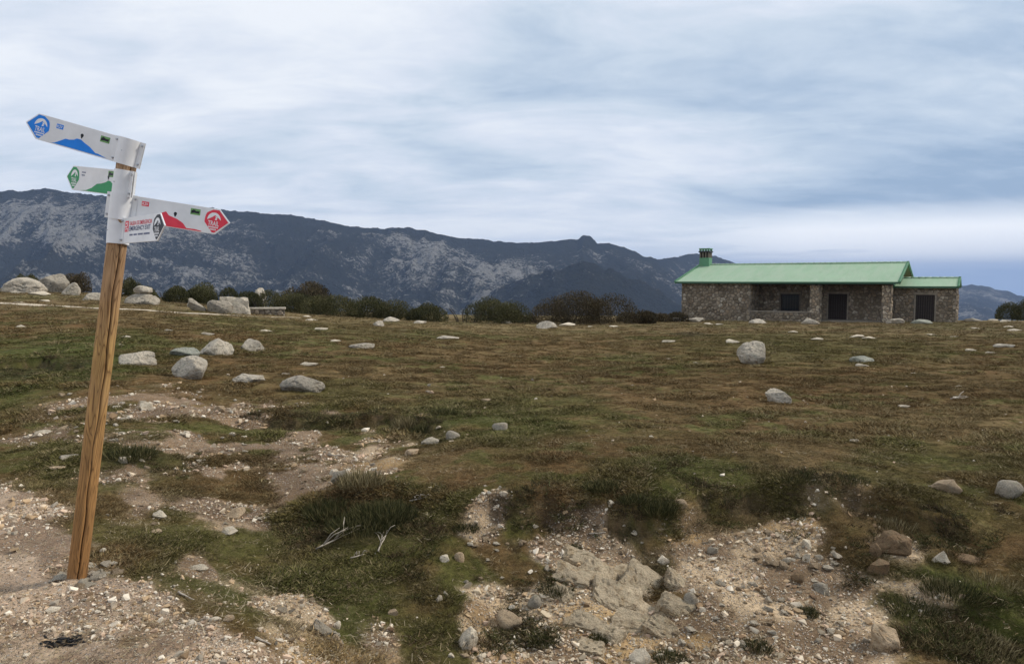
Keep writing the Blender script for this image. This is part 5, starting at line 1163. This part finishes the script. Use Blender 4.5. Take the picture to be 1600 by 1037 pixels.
def build_signpost():
    base = at(120, 902, 3.92); top = at(202.5, 219, 3.92); base.z = h1(base.x, base.y); ax = (top - base).normalized(); L = (top - base).length
    q = Vector((0, 0, 1)).rotation_difference(ax)
    root = link('trail_signpost', None, loc=base); root.rotation_mode = 'QUATERNION'; root.rotation_quaternion = q
    tag(root, 'leaning wooden post with four white trail direction boards in blue, green, red and black', 'signpost')
    inv = q.inverted()
    # post: a round trunk with a long drying crack
    n, rows = 96, 150; vs, fs = [], []; view = inv @ Vector((-base.x, -base.y, 0)).normalized(); va = math.atan2(view.y, view.x)
    zs = np.linspace(-0.35, L - 0.004, rows)
    for z in zs:
        t = max(z, 0) / L; ca = va + (0.10 + 0.42 * (t - .25) + 0.10 * math.sin(z * 7) + 0.05 * math.sin(z * 23)) ; dep = 0.016 * min(1, max(0.15, 0.8 + 0.6 * math.sin(z * 5 + 1)))
        for k in range(n):
            a = 2 * math.pi * k / n; d = (a - ca + math.pi) % (2 * math.pi) - math.pi
            r = 0.0485 + 0.0008 * math.sin(3 * a + z * 2) + 0.0006 * math.sin(7 * a - z * 5) - dep * math.exp(-(d / 0.085) ** 2)
            vs.append((r * math.cos(a), r * math.sin(a), z))
    for i in range(rows - 1):
        for k in range(n): fs.append((i * n + k, i * n + (k + 1) % n, (i + 1) * n + (k + 1) % n, (i + 1) * n + k))
    fs.append(tuple(range((rows - 1) * n, rows * n)))
    me = bpy.data.meshes.new('post'); me.from_pydata(vs, [], fs); me.update(); me.polygons.foreach_set('use_smooth', np.ones(len(me.polygons), bool))
    ck = []
    for z in zs:
        t = max(z, 0) / L; ca = va + (0.10 + 0.42 * (t - .25) + 0.10 * math.sin(z * 7) + 0.05 * math.sin(z * 23))
        for k in range(n): d = (2 * math.pi * k / n - ca + math.pi) % (2 * math.pi) - math.pi; ck.append(math.exp(-(d / 0.07) ** 2))
    set_f(me, 'crack', ck)
    link('post', me, MATS['post_wood'], root)
    HB = 0.1345; RS = 0.0555; LB = 0.58; TH = 0.006
    def board(label, v, dirv, mat, roll, kind):
        # axis parameter of the row
        best = min(np.linspace(0.5 * L, L, 2000), key=lambda s: abs(518.5 - F * math.tan(math.atan2((base + ax * s).z - EYE, 3.92) + PITCH) - v))
        o = ax * best; d = Vector(dirv); d -= ax * d.dot(ax); d.normalize()
        sg = 1 if dirv[0] > 0 else -1; ex = d * sg; up = ax.copy()
        nrm = ex.cross(up).normalized()
        if roll: R = Matrix.Rotation(math.radians(roll), 3, nrm); ex = R @ ex; up = R @ up
        M = Matrix((inv @ ex, inv @ up, inv @ nrm)).transposed().to_4x4(); M.translation = inv @ o
        h = HB / 2
        m = MB(); xo = lambda x: x * sg
        poly = [(RS - .012, -h), (LB - .072, -h), (LB, 0.004), (LB - .062, h), (RS - .012, h)]
        poly = [(xo(x), y) for x, y in poly]
        if sg < 0: poly = poly[::-1]
        m.prism(poly, -TH / 2, TH / 2)
        b = link('direction_board', m.mesh('direction_board'), MATS['sign_white'], root); b.matrix_local = M; b['label'] = label
        bv = b.modifiers.new('bevel', 'BEVEL'); bv.width = .0012; bv.segments = 2
        Z = TH / 2
        def pr(name, polys, mt, lay=1):
            m = MB()
            for p in polys:
                a = sum(p[i][0] * p[(i + 1) % len(p)][1] - p[(i + 1) % len(p)][0] * p[i][1] for i in range(len(p)))
                m.prism(p if a > 0 else p[::-1], Z + .0002, Z + .0002 + .0005 * lay)
            o = m.build(name, MATS[mt], b); return o
        def tx(s, x, y, w, hh, mt, lay=1.3, sk=0):
            me = text_mesh(s, w, hh); o = link('lettering', me, MATS[mt], b, (x, y, Z + .0002 + .0005 * lay + .0004)); return o
        def rect(x, y, w, hh): return [(x - w / 2, y - hh / 2), (x + w / 2, y - hh / 2), (x + w / 2, y + hh / 2), (x - w / 2, y + hh / 2)]
        # sleeve round the post, with the small flange opposite the board and its bolts
        s = MB(); k = 40; r0, r1 = .0495, RS + {'blue': .001, 'green': -.001, 'red': .002, 'exit': -.001}[kind]; vs = []; hs = h + .001
        for zz in (-hs, hs):
            for rr in (r0, r1):
                for i in range(k): a = 2 * math.pi * i / k; vs.append((rr * math.cos(a), zz, -rr * math.sin(a)))
        f = []
        for i in range(k):
            j = (i + 1) % k
            f += [(k + i, k + j, 3 * k + j, 3 * k + i), (j, i, 2 * k + i, 2 * k + j), (2 * k + i, 3 * k + i, 3 * k + j, 2 * k + j), (i, j, k + j, k + i)]
        s.add(vs, f); x0, x1 = sorted((xo(-RS + .006), xo(-.080))); 
        s.box(x0, x1, -hs, hs, .0035, .0065); s.box(x0, x1, -hs, hs, -.0065, -.0035)
        x0, x1 = sorted((xo(RS - .006), xo(.082))); s.box(x0, x1, -hs, hs, TH / 2 + .0002, TH / 2 + .0028); s.box(x0, x1, -hs, hs, -TH / 2 - .0028, -TH / 2 - .0002)
        sl_ = s.build('clamp_sleeve', MATS['sign_white'], b, False)
        for p in sl_.data.polygons:
            p.use_smooth = len(p.vertices) == 4 and p.index < 4 * k
        sl_.data.set_sharp_from_angle(angle=math.radians(35))
        bolt = None
        for x in (-.070, .071):
            for y in (-h + .018, h - .018):
                if bolt is None:
                    mm = MB(); mm.tube([(0, 0, -.002), (0, 0, .0045)], [.0062, .0058], 10); mm.tube([(0, 0, .0045), (0, 0, .010)], [.0038, .0032], 6); bolt = mm.mesh('bolt', False); bolt.materials.append(MATS['sign_steel'])
                link('bolt', bolt, None, b, (xo(x), y, .0066))
        mm = MB(); mm.tube([(0, 0, RS - .001), (0, 0, RS + .0018)], [.0036, .003], 8); mm.build('screw', MATS['sign_steel'], b, loc=(0, 0, 0))
        # emblem at the tip
        E = [(LB - .090, -h + .008), (LB - .077, -h + .008), (LB - .009, .004), (LB - .064, h - .006), (LB - .096, h - .007)]
        E += [(LB - .1175 - .0175 * math.sin(t) , .046 * math.cos(t)) for t in np.linspace(0.25, 1.75, 7)]
        pr('emblem', [[(xo(x), y) for x, y in E]], mat)
        cx = xo(LB - .086); cy = .006
        arch = [(cx + .036 * math.cos(t), cy + .040 * math.sin(t)) for t in np.linspace(0, math.pi, 15)]
        pr('emblem_arch', [arch], 'print_white', 1.6)
        pr('emblem_peak', [[(cx - .038, cy - .001), (cx + .040, cy - .001), (cx + .026, cy + .012), (cx + .004, cy + .027), (cx - .012, cy + .014)]], mat, 2.2)
        pr('emblem_path', [[(cx + .004, cy + .002), (cx + .017, cy + .002), (cx + .013, cy + .010), (cx + .020, cy + .013), (cx + .006, cy + .024), (cx + .009, cy + .012)]], 'print_white', 2.7)
        tx('TRAIL', cx, cy - .017, .058, .025, 'print_white')
        pr('emblem_small_print', [rect(cx + (i - 3.5) * .0068, cy - .037, .005, .0075) for i in range(8)] + [rect(cx + (i - 2) * .0068, cy - .049, .005, .0075) for i in range(5)], 'print_white', 1.6)
        if kind != 'exit':
            rid = {'blue': [(.42, -.062), (.40, -.058), (.345, -.022), (.325, -.022), (.30, -.015), (.285, -.005), (.262, -.005), (.245, -.014), (.205, -.030), (.17, -.052), (.155, -.052), (.105, -.062)],
                   'green': [(.42, -.064), (.36, -.060), (.305, -.044), (.255, -.018), (.215, -.014), (.170, -.004), (.150, .006), (.128, .004), (.105, -.008), (.095, -.064)],
                   'red': [(.435, -.064), (.435, -.060), (.40, -.056), (.355, -.058), (.335, -.036), (.325, -.030), (.300, -.018), (.285, -.014), (.255, -.006), (.238, .012), (.220, .004), (.195, -.014), (.165, -.022), (.13, -.032), (.125, -.064)]}[kind]
            pr('mountain_print', [[(xo(x), y) for x, y in rid]], mat)
            bx = {'blue': .262, 'green': .150, 'red': .288}[kind]; by = {'blue': .018, 'green': .026, 'red': .008}[kind]
            pr('balloon_print', [[(xo(bx) + .0085 * math.cos(t), by + .009 * math.sin(t)) for t in np.linspace(-.7, math.pi + .7, 12)] + [(xo(bx) - .002, by - .016), (xo(bx) + .002, by - .016)]], 'print_black')
            sx, sy = {'blue': (.135, .030), 'green': (.130, .042), 'red': (.392, .034)}[kind]
            pr('sticker', [rect(xo(sx), sy, .052, .032)], 'sticker_green')
            pr('sticker_mark', [[(xo(sx) - .022, sy - .010), (xo(sx) - .004, sy - .006), (xo(sx) + .020, sy - .008), (xo(sx) + .022, sy + .006), (xo(sx) + .004, sy + .004), (xo(sx) - .010, sy + .011), (xo(sx) - .022, sy + .004)]], 'print_black', 1.6)
            if kind != 'green':
                kx, ky = {'blue': (.39, .030), 'red': (.125, .034)}[kind]
                pr('tag_print', [rect(xo(kx), ky, .038, .024)], mat); tx('K2V', xo(kx), ky, .030, .015, 'print_white')
            else:
                pr('small_print', [rect(xo(.40) + (i - 2) * .008, .036, .006, .006) for i in range(5)] + [rect(xo(.40) + (i - 2) * .008, .020, .006, .006) for i in range(4)], 'print_navy')
        else:
            pr('exit_symbol', [rect(.118, .020, .046, .056)], 'print_red')
            pr('exit_figure', [rect(.112, .036, .011, .009), rect(.126, .037, .012, .004), rect(.109, .019, .020, .006), rect(.126, .026, .006, .014), rect(.108, .006, .006, .014), rect(.124, .008, .014, .006), rect(.130, .000, .006, .012)], 'print_white', 1.6)
            tx('SALIDA DE EMERGENCIA', .292, .033, .275, .021, 'print_red', .8); tx('EMERGENCY EXIT', .285, .006, .262, .023, 'print_navy', .8)
            pr('small_print', [rect(.165 + i * .0105, -.026, .0078, .0085) for i in range(24) if i not in (4, 9, 16)], 'print_navy')
        return b
    board('white board pointing left with a blue mountain and blue TRAIL emblem', 238, (-.9975, .07, 0), 'print_blue', -7.0, 'blue')
    board('white board pointing away to the left with a green mountain and green emblem', 287, (-.85, .527, 0), 'print_green', 0, 'green')
    board('white board pointing right with a red mountain and red TRAIL emblem', 323, (1, -.01, 0), 'print_red', 0, 'red')
    board('white emergency exit board pointing towards the camera with a black emblem', 361.5, (.742, -.67, 0), 'print_black', 6.5, 'exit')
build_signpost()

# ------------------------------------------------------------------ turf and gravel, which nobody could count
def scatter(name, x, y, z, rot, scl, col, src_me, mat):
    me = bpy.data.meshes.new(name); n = len(x); me.vertices.add(n); me.vertices.foreach_set('co', np.c_[x, y, z].astype(np.float32).ravel())
    a = me.attributes.new('rot', 'FLOAT_VECTOR', 'POINT'); a.data.foreach_set('vector', rot.astype(np.float32).ravel())
    a = me.attributes.new('scl', 'FLOAT_VECTOR', 'POINT'); a.data.foreach_set('vector', scl.astype(np.float32).ravel())
    set_col(me, 'col', col)
    src_me.materials.append(MATS[mat]); src = bpy.data.objects.new(name + '_shape', src_me)
    o = link(name, me); ng = bpy.data.node_groups.new(name, 'GeometryNodeTree')
    ng.interface.new_socket('Geometry', in_out='INPUT', socket_type='NodeSocketGeometry'); ng.interface.new_socket('Geometry', in_out='OUTPUT', socket_type='NodeSocketGeometry')
    gi = ng.nodes.new('NodeGroupInput'); go = ng.nodes.new('NodeGroupOutput'); ip = ng.nodes.new('GeometryNodeInstanceOnPoints'); oi = ng.nodes.new('GeometryNodeObjectInfo')
    oi.inputs['Object'].default_value = src; oi.inputs['As Instance'].default_value = False
    def na(nm):
        k = ng.nodes.new('GeometryNodeInputNamedAttribute'); k.data_type = 'FLOAT_VECTOR'; k.inputs['Name'].default_value = nm; return k.outputs['Attribute']
    ng.links.new(gi.outputs[0], ip.inputs['Points']); ng.links.new(oi.outputs['Geometry'], ip.inputs['Instance'])
    ng.links.new(na('rot'), ip.inputs['Rotation']); ng.links.new(na('scl'), ip.inputs['Scale']); ng.links.new(ip.outputs[0], go.inputs[0])
    md = o.modifiers.new('scatter', 'NODES'); md.node_group = ng
    tag(o, kind='stuff'); return o
def turf_mesh(name, n, rad, h, seed, lean=0.9, wide=0.03):
    r = np.random.default_rng(seed); a = r.uniform(0, 6.283, n); q = np.sqrt(r.uniform(0, 1, n)) * rad
    P = np.c_[q * np.cos(a), q * np.sin(a), np.full(n, -h * .15)]; t = r.uniform(0, 6.283, n)
    d = np.c_[np.cos(t) * lean, np.sin(t) * lean, r.uniform(.35, 1.2, n)]; d /= np.linalg.norm(d, axis=1)[:, None]
    L = h * r.uniform(.5, 1.3, n)
    return blades_mesh(name, P, P + d * L[:, None], L * wide + .0009, seed, r.uniform(0, 1, n))
def build_turf():
    r = np.random.default_rng(99)
    zones = [(2.7, 8.5, 150000, .60), (8.5, 18, 80000, 1.0), (18, 34, 50000, 1.5), (34, 58, 24000, 2.2)]
    X, Y, S = [], [], []
    for a, b, n, s in zones:
        rr = np.sqrt(r.uniform(a * a, b * b, n)); az = r.uniform(-.73, .73, n); X.append(rr * np.sin(az)); Y.append(rr * np.cos(az)); S.append(np.full(n, s))
    X, Y, S = map(np.concatenate, (X, Y, S)); c, bare = cover(X, Y)
    keep = r.uniform(0, 1, len(X)) > bare * 1.15 - .05; X, Y, S, c = X[keep], Y[keep], S[keep], c[keep]
    Z = H(X, Y); n = len(X)
    clump = fbm(X * 2.2, Y * 2.2, 3, 81)
    sc = S * (0.45 + 1.3 * sstep(.35, .75, clump)) * r.uniform(.7, 1.3, n)
    c = c * r.uniform(.65, 1.5, n)[:, None]
    straw = (r.uniform(0, 1, n) < .10)[:, None]; c = np.where(straw, np.array((.27, .215, .115)) * r.uniform(.7, 1.2, (n, 1)), c)
    rot = np.c_[r.uniform(-.15, .15, n), r.uniform(-.15, .15, n), r.uniform(0, 6.283, n)]
    scl = np.c_[sc, sc, sc * r.uniform(.35, .85, n)]
    k = r.integers(0, 3, n)
    for i, (h, nb, rad) in enumerate(((.026, 70, .085), (.036, 56, .075), (.055, 34, .06))):
        m = k == i; scatter('turf', X[m], Y[m], Z[m], rot[m], scl[m], c[m], turf_mesh('turf_tuft', nb, rad, h, 60 + i), 'turf_blades')
build_turf()
def build_rock_skirts():
    r = np.random.default_rng(41); X, Y, S = [], [], []
    for o in scene.objects:
        if o.parent or o.get('category') not in ('boulder', 'stone') or o.dimensions.x < .12 or (o.get('label') or '').startswith('small boulder balanced'): continue
        a, b = o.dimensions.x * .47, o.dimensions.y * .47; n = int(22 + 34 * a); t = r.uniform(0, 6.283, n); q = r.uniform(.86, 1.12, n)
        lx, ly = a * q * np.cos(t), b * q * np.sin(t); cz, sz = math.cos(o.rotation_euler.z), math.sin(o.rotation_euler.z)
        X.append(o.location.x + lx * cz - ly * sz); Y.append(o.location.y + lx * sz + ly * cz); S.append(np.full(n, min(2.2, .55 + 1.0 * a)))
    X, Y, S = map(np.concatenate, (X, Y, S)); c, bare = cover(X, Y); k = bare < .6; X, Y, S, c = X[k], Y[k], S[k], c[k]; n = len(X); s_ = S * r.uniform(.6, 1.3, n)
    scatter('turf', X, Y, H(X, Y), np.c_[r.uniform(-.2, .2, n), r.uniform(-.2, .2, n), r.uniform(0, 6.28, n)], np.c_[s_, s_, s_], c * r.uniform(.6, 1.25, (n, 1)), turf_mesh('turf_tuft', 44, .08, .05, 67, .8), 'turf_blades')
build_rock_skirts()
def build_litter():
    r = np.random.default_rng(77); X, Y = [], []
    for pts, drop, rec in LIPW:                                 # roots and dead grass hanging over the turf edges
        P = np.array(pts); n = int(170 * np.ptp(P[:, 0])); xx = r.uniform(P[:, 0].min(), P[:, 0].max(), n); o = np.argsort(P[:, 0])
        yy = np.interp(xx, P[o, 0], P[o, 1]); wy = 0.28 * (fbm(xx * 2.4, yy * 2.4, 3, 72) - 0.5) * 2
        X.append(xx); Y.append(yy - wy + r.normal(.05, .09, n))
    X, Y = np.concatenate(X), np.concatenate(Y); k_ = r.uniform(0, 1, len(X)) < sstep(.40, .62, fbm(X * 3.2, Y * 3.2, 3, 97)); X, Y = X[k_], Y[k_]; n = len(X); Z = H(X, Y)
    c = np.array([(.055, .048, .022), (.075, .05, .03), (.05, .06, .02), (.16, .12, .06)])[r.choice(4, n, p=[.4, .3, .2, .1])] * r.uniform(.6, 1.3, (n, 1)); s = r.uniform(.4, 1.1, n)
    scatter('turf', X, Y, Z + .005, np.c_[r.uniform(.2, .8, n), r.uniform(-.3, .3, n), r.uniform(-.6, .6, n)], np.c_[s, s, s], c, turf_mesh('turf_tuft', 30, .05, .060, 66, 1.3), 'turf_blades')
    n = 42000; rr = 2.6 + 14 * r.uniform(0, 1, n) ** 1.5; az = r.uniform(-.75, .75, n); X, Y = rr * np.sin(az), rr * np.cos(az); Z = H(X, Y)   # straws and dead stems lying about
    keep = r.uniform(0, 1, n) < (.12 + .9 * sstep(.42, .66, fbm(X * 1.6, Y * 1.6, 3, 95))) * (.4 + .6 * cover(X, Y)[1]); X, Y, Z = X[keep], Y[keep], Z[keep]; n = len(X)
    c = np.array([(.30, .235, .135), (.20, .14, .08), (.09, .06, .04), (.40, .33, .22)])[r.choice(4, n)] * r.uniform(.7, 1.15, (n, 1)); s = r.uniform(.6, 1.6, n)
    bm_ = MB(); q = random.Random(4)
    for i in range(5):
        a = q.uniform(0, 6.28); o = Vector((q.uniform(-.06, .06), q.uniform(-.06, .06), .006)); d = Vector((math.cos(a), math.sin(a), q.uniform(-.1, .25))) * q.uniform(.018, .045)
        w = Vector((-d.y, d.x, 0)).normalized() * .0009; bm_.add([o - w, o + w, o + d + w, o + d - w], [(0, 1, 2, 3)])
    me = bm_.mesh('straw_bits'); scatter('litter', X, Y, Z + .004, np.c_[r.uniform(-.2, .2, n), r.uniform(-.2, .2, n), r.uniform(0, 6.28, n)], np.c_[s, s, s], c, me, 'gravel_chips')
build_litter()
def build_gravel():
    r = np.random.default_rng(55); n = 260000
    rr = 2.5 + 13 * r.uniform(0, 1, n) ** 1.6; az = r.uniform(-.76, .76, n); X, Y = rr * np.sin(az), rr * np.cos(az)
    c, bare = cover(X, Y); keep = (r.uniform(0, 1, n) < np.maximum(bare * 0.9, .012) * 1.15 * sstep(.30, .66, fbm(X * 2.6, Y * 2.6, 4, 91))) & (np.hypot(X + 2.365, Y - 3.92) > .075)
    lef = sstep(0.0, -1.0, X + 0.15 * Y) * sstep(4.6, 6.0, Y) * (1 - track_mask(X, Y)); keep &= r.uniform(0, 1, n) > .30 * lef
    X, Y, bare = X[keep], Y[keep], bare[keep]; n = len(X); Z = H(X, Y)
    s = np.clip(.0056 * np.exp(r.normal(0, .66, n)), .0028, .034); s *= np.clip(rr[keep] / 5, .9, 1.9)
    pal = np.array([(.58, .47, .34), (.72, .63, .50), (.44, .31, .185), (.33, .28, .215), (.54, .39, .275), (.23, .155, .09)]); c = pal[r.choice(6, n, p=[.26, .2, .2, .12, .14, .08])] * r.uniform(.75, 1.15, (n, 1))
    rot = r.uniform(0, 6.283, (n, 3)) * np.array([.16, .16, 1]) - np.array([.5, .5, 0]); scl = np.c_[s, s * r.uniform(.6, 1.05, n), s * r.uniform(.5, .95, n)]
    k = r.integers(0, 3, n)
    for i in range(3):
        m = k == i; scatter('gravel', X[m], Y[m], Z[m] + s[m] * .2, rot[m], scl[m], c[m], hull_mesh(1200 + i, 10, 0, (1, .8, .75), 0, 'gravel_chip'), 'gravel_chips')
build_gravel()
def build_rubble():
    r = np.random.default_rng(155); n = 36000
    u = r.uniform(560, 1450, n); Y = r.uniform(3.9, 6.0, n); X = (u - 800) / F * Y; c, bare = cover(X, Y)
    cl = sstep(.46, .70, fbm(X * 3.1 + 7, Y * 3.1, 4, 191)); keep = r.uniform(0, 1, n) < bare * cl * .36; X, Y = X[keep], Y[keep]; n = len(X); Z = H(X, Y)
    s = np.clip(.0105 * np.exp(r.normal(0, .52, n)), .005, .042)
    pal = np.array([(.52, .42, .29), (.68, .58, .44), (.42, .30, .18), (.34, .28, .20), (.50, .36, .25), (.23, .15, .09)]); c = pal[r.choice(6, n, p=[.26, .22, .2, .12, .14, .06])] * r.uniform(.75, 1.12, (n, 1))
    rot = np.c_[r.uniform(-.6, .6, n), r.uniform(-.6, .6, n), r.uniform(0, 6.283, n)]; k = r.integers(0, 4, n)
    for i in range(4):
        m = k == i; scatter('rubble', X[m], Y[m], Z[m] + s[m] * .3, rot[m], np.c_[s * 1.15, s * r.uniform(.5, .95, n), s * r.uniform(.35, .8, n)][m], c[m], hull_mesh(1300 + i, 12, .1, (1, .8, .75), 1, 'rubble_piece'), 'gravel_chips')
build_rubble()
def build_heath():
    r = np.random.default_rng(255); X, Y = [], []
    for u0, v0, u1, v1, n in [(700, 765, 1340, 812, 550), (1330, 780, 1600, 900, 900), (440, 770, 700, 860, 1300), (1420, 930, 1620, 1037, 1200), (930, 730, 1280, 790, 700), (380, 645, 690, 690, 600), (150, 690, 300, 760, 500), (760, 890, 880, 1000, 500), (560, 850, 780, 1030, 700), (-20, 560, 160, 600, 500)]:
        xa, ya = ground_at_base((u0 + u1) / 2, v1); xb, yb = ground_at_base((u0 + u1) / 2, v0); y = r.uniform(ya, yb, n); X.append((r.uniform(u0, u1, n) - 800) / F * y); Y.append(y)
    X, Y = np.concatenate(X), np.concatenate(Y); cl = .6 * sstep(.50, .64, fbm(X * 4.2, Y * 4.2, 4, 291)); k = r.uniform(0, 1, len(X)) < cl; X, Y = X[k], Y[k]; n = len(X)
    c = np.array([(.060, .050, .022), (.090, .060, .032), (.060, .068, .020), (.17, .13, .06)])[r.choice(4, n, p=[.28, .28, .30, .14])] * r.uniform(.6, 1.3, (n, 1)); s = r.uniform(.45, 1.05, n)
    scatter('heath', X, Y, H(X, Y), np.c_[r.uniform(-.2, .3, n), r.uniform(-.2, .2, n), r.uniform(0, 6.28, n)], np.c_[s, s, s * r.uniform(.5, 1.1, n)], c, turf_mesh('heath_tuft', 80, .085, .05, 68, .8), 'turf_blades')
build_heath()
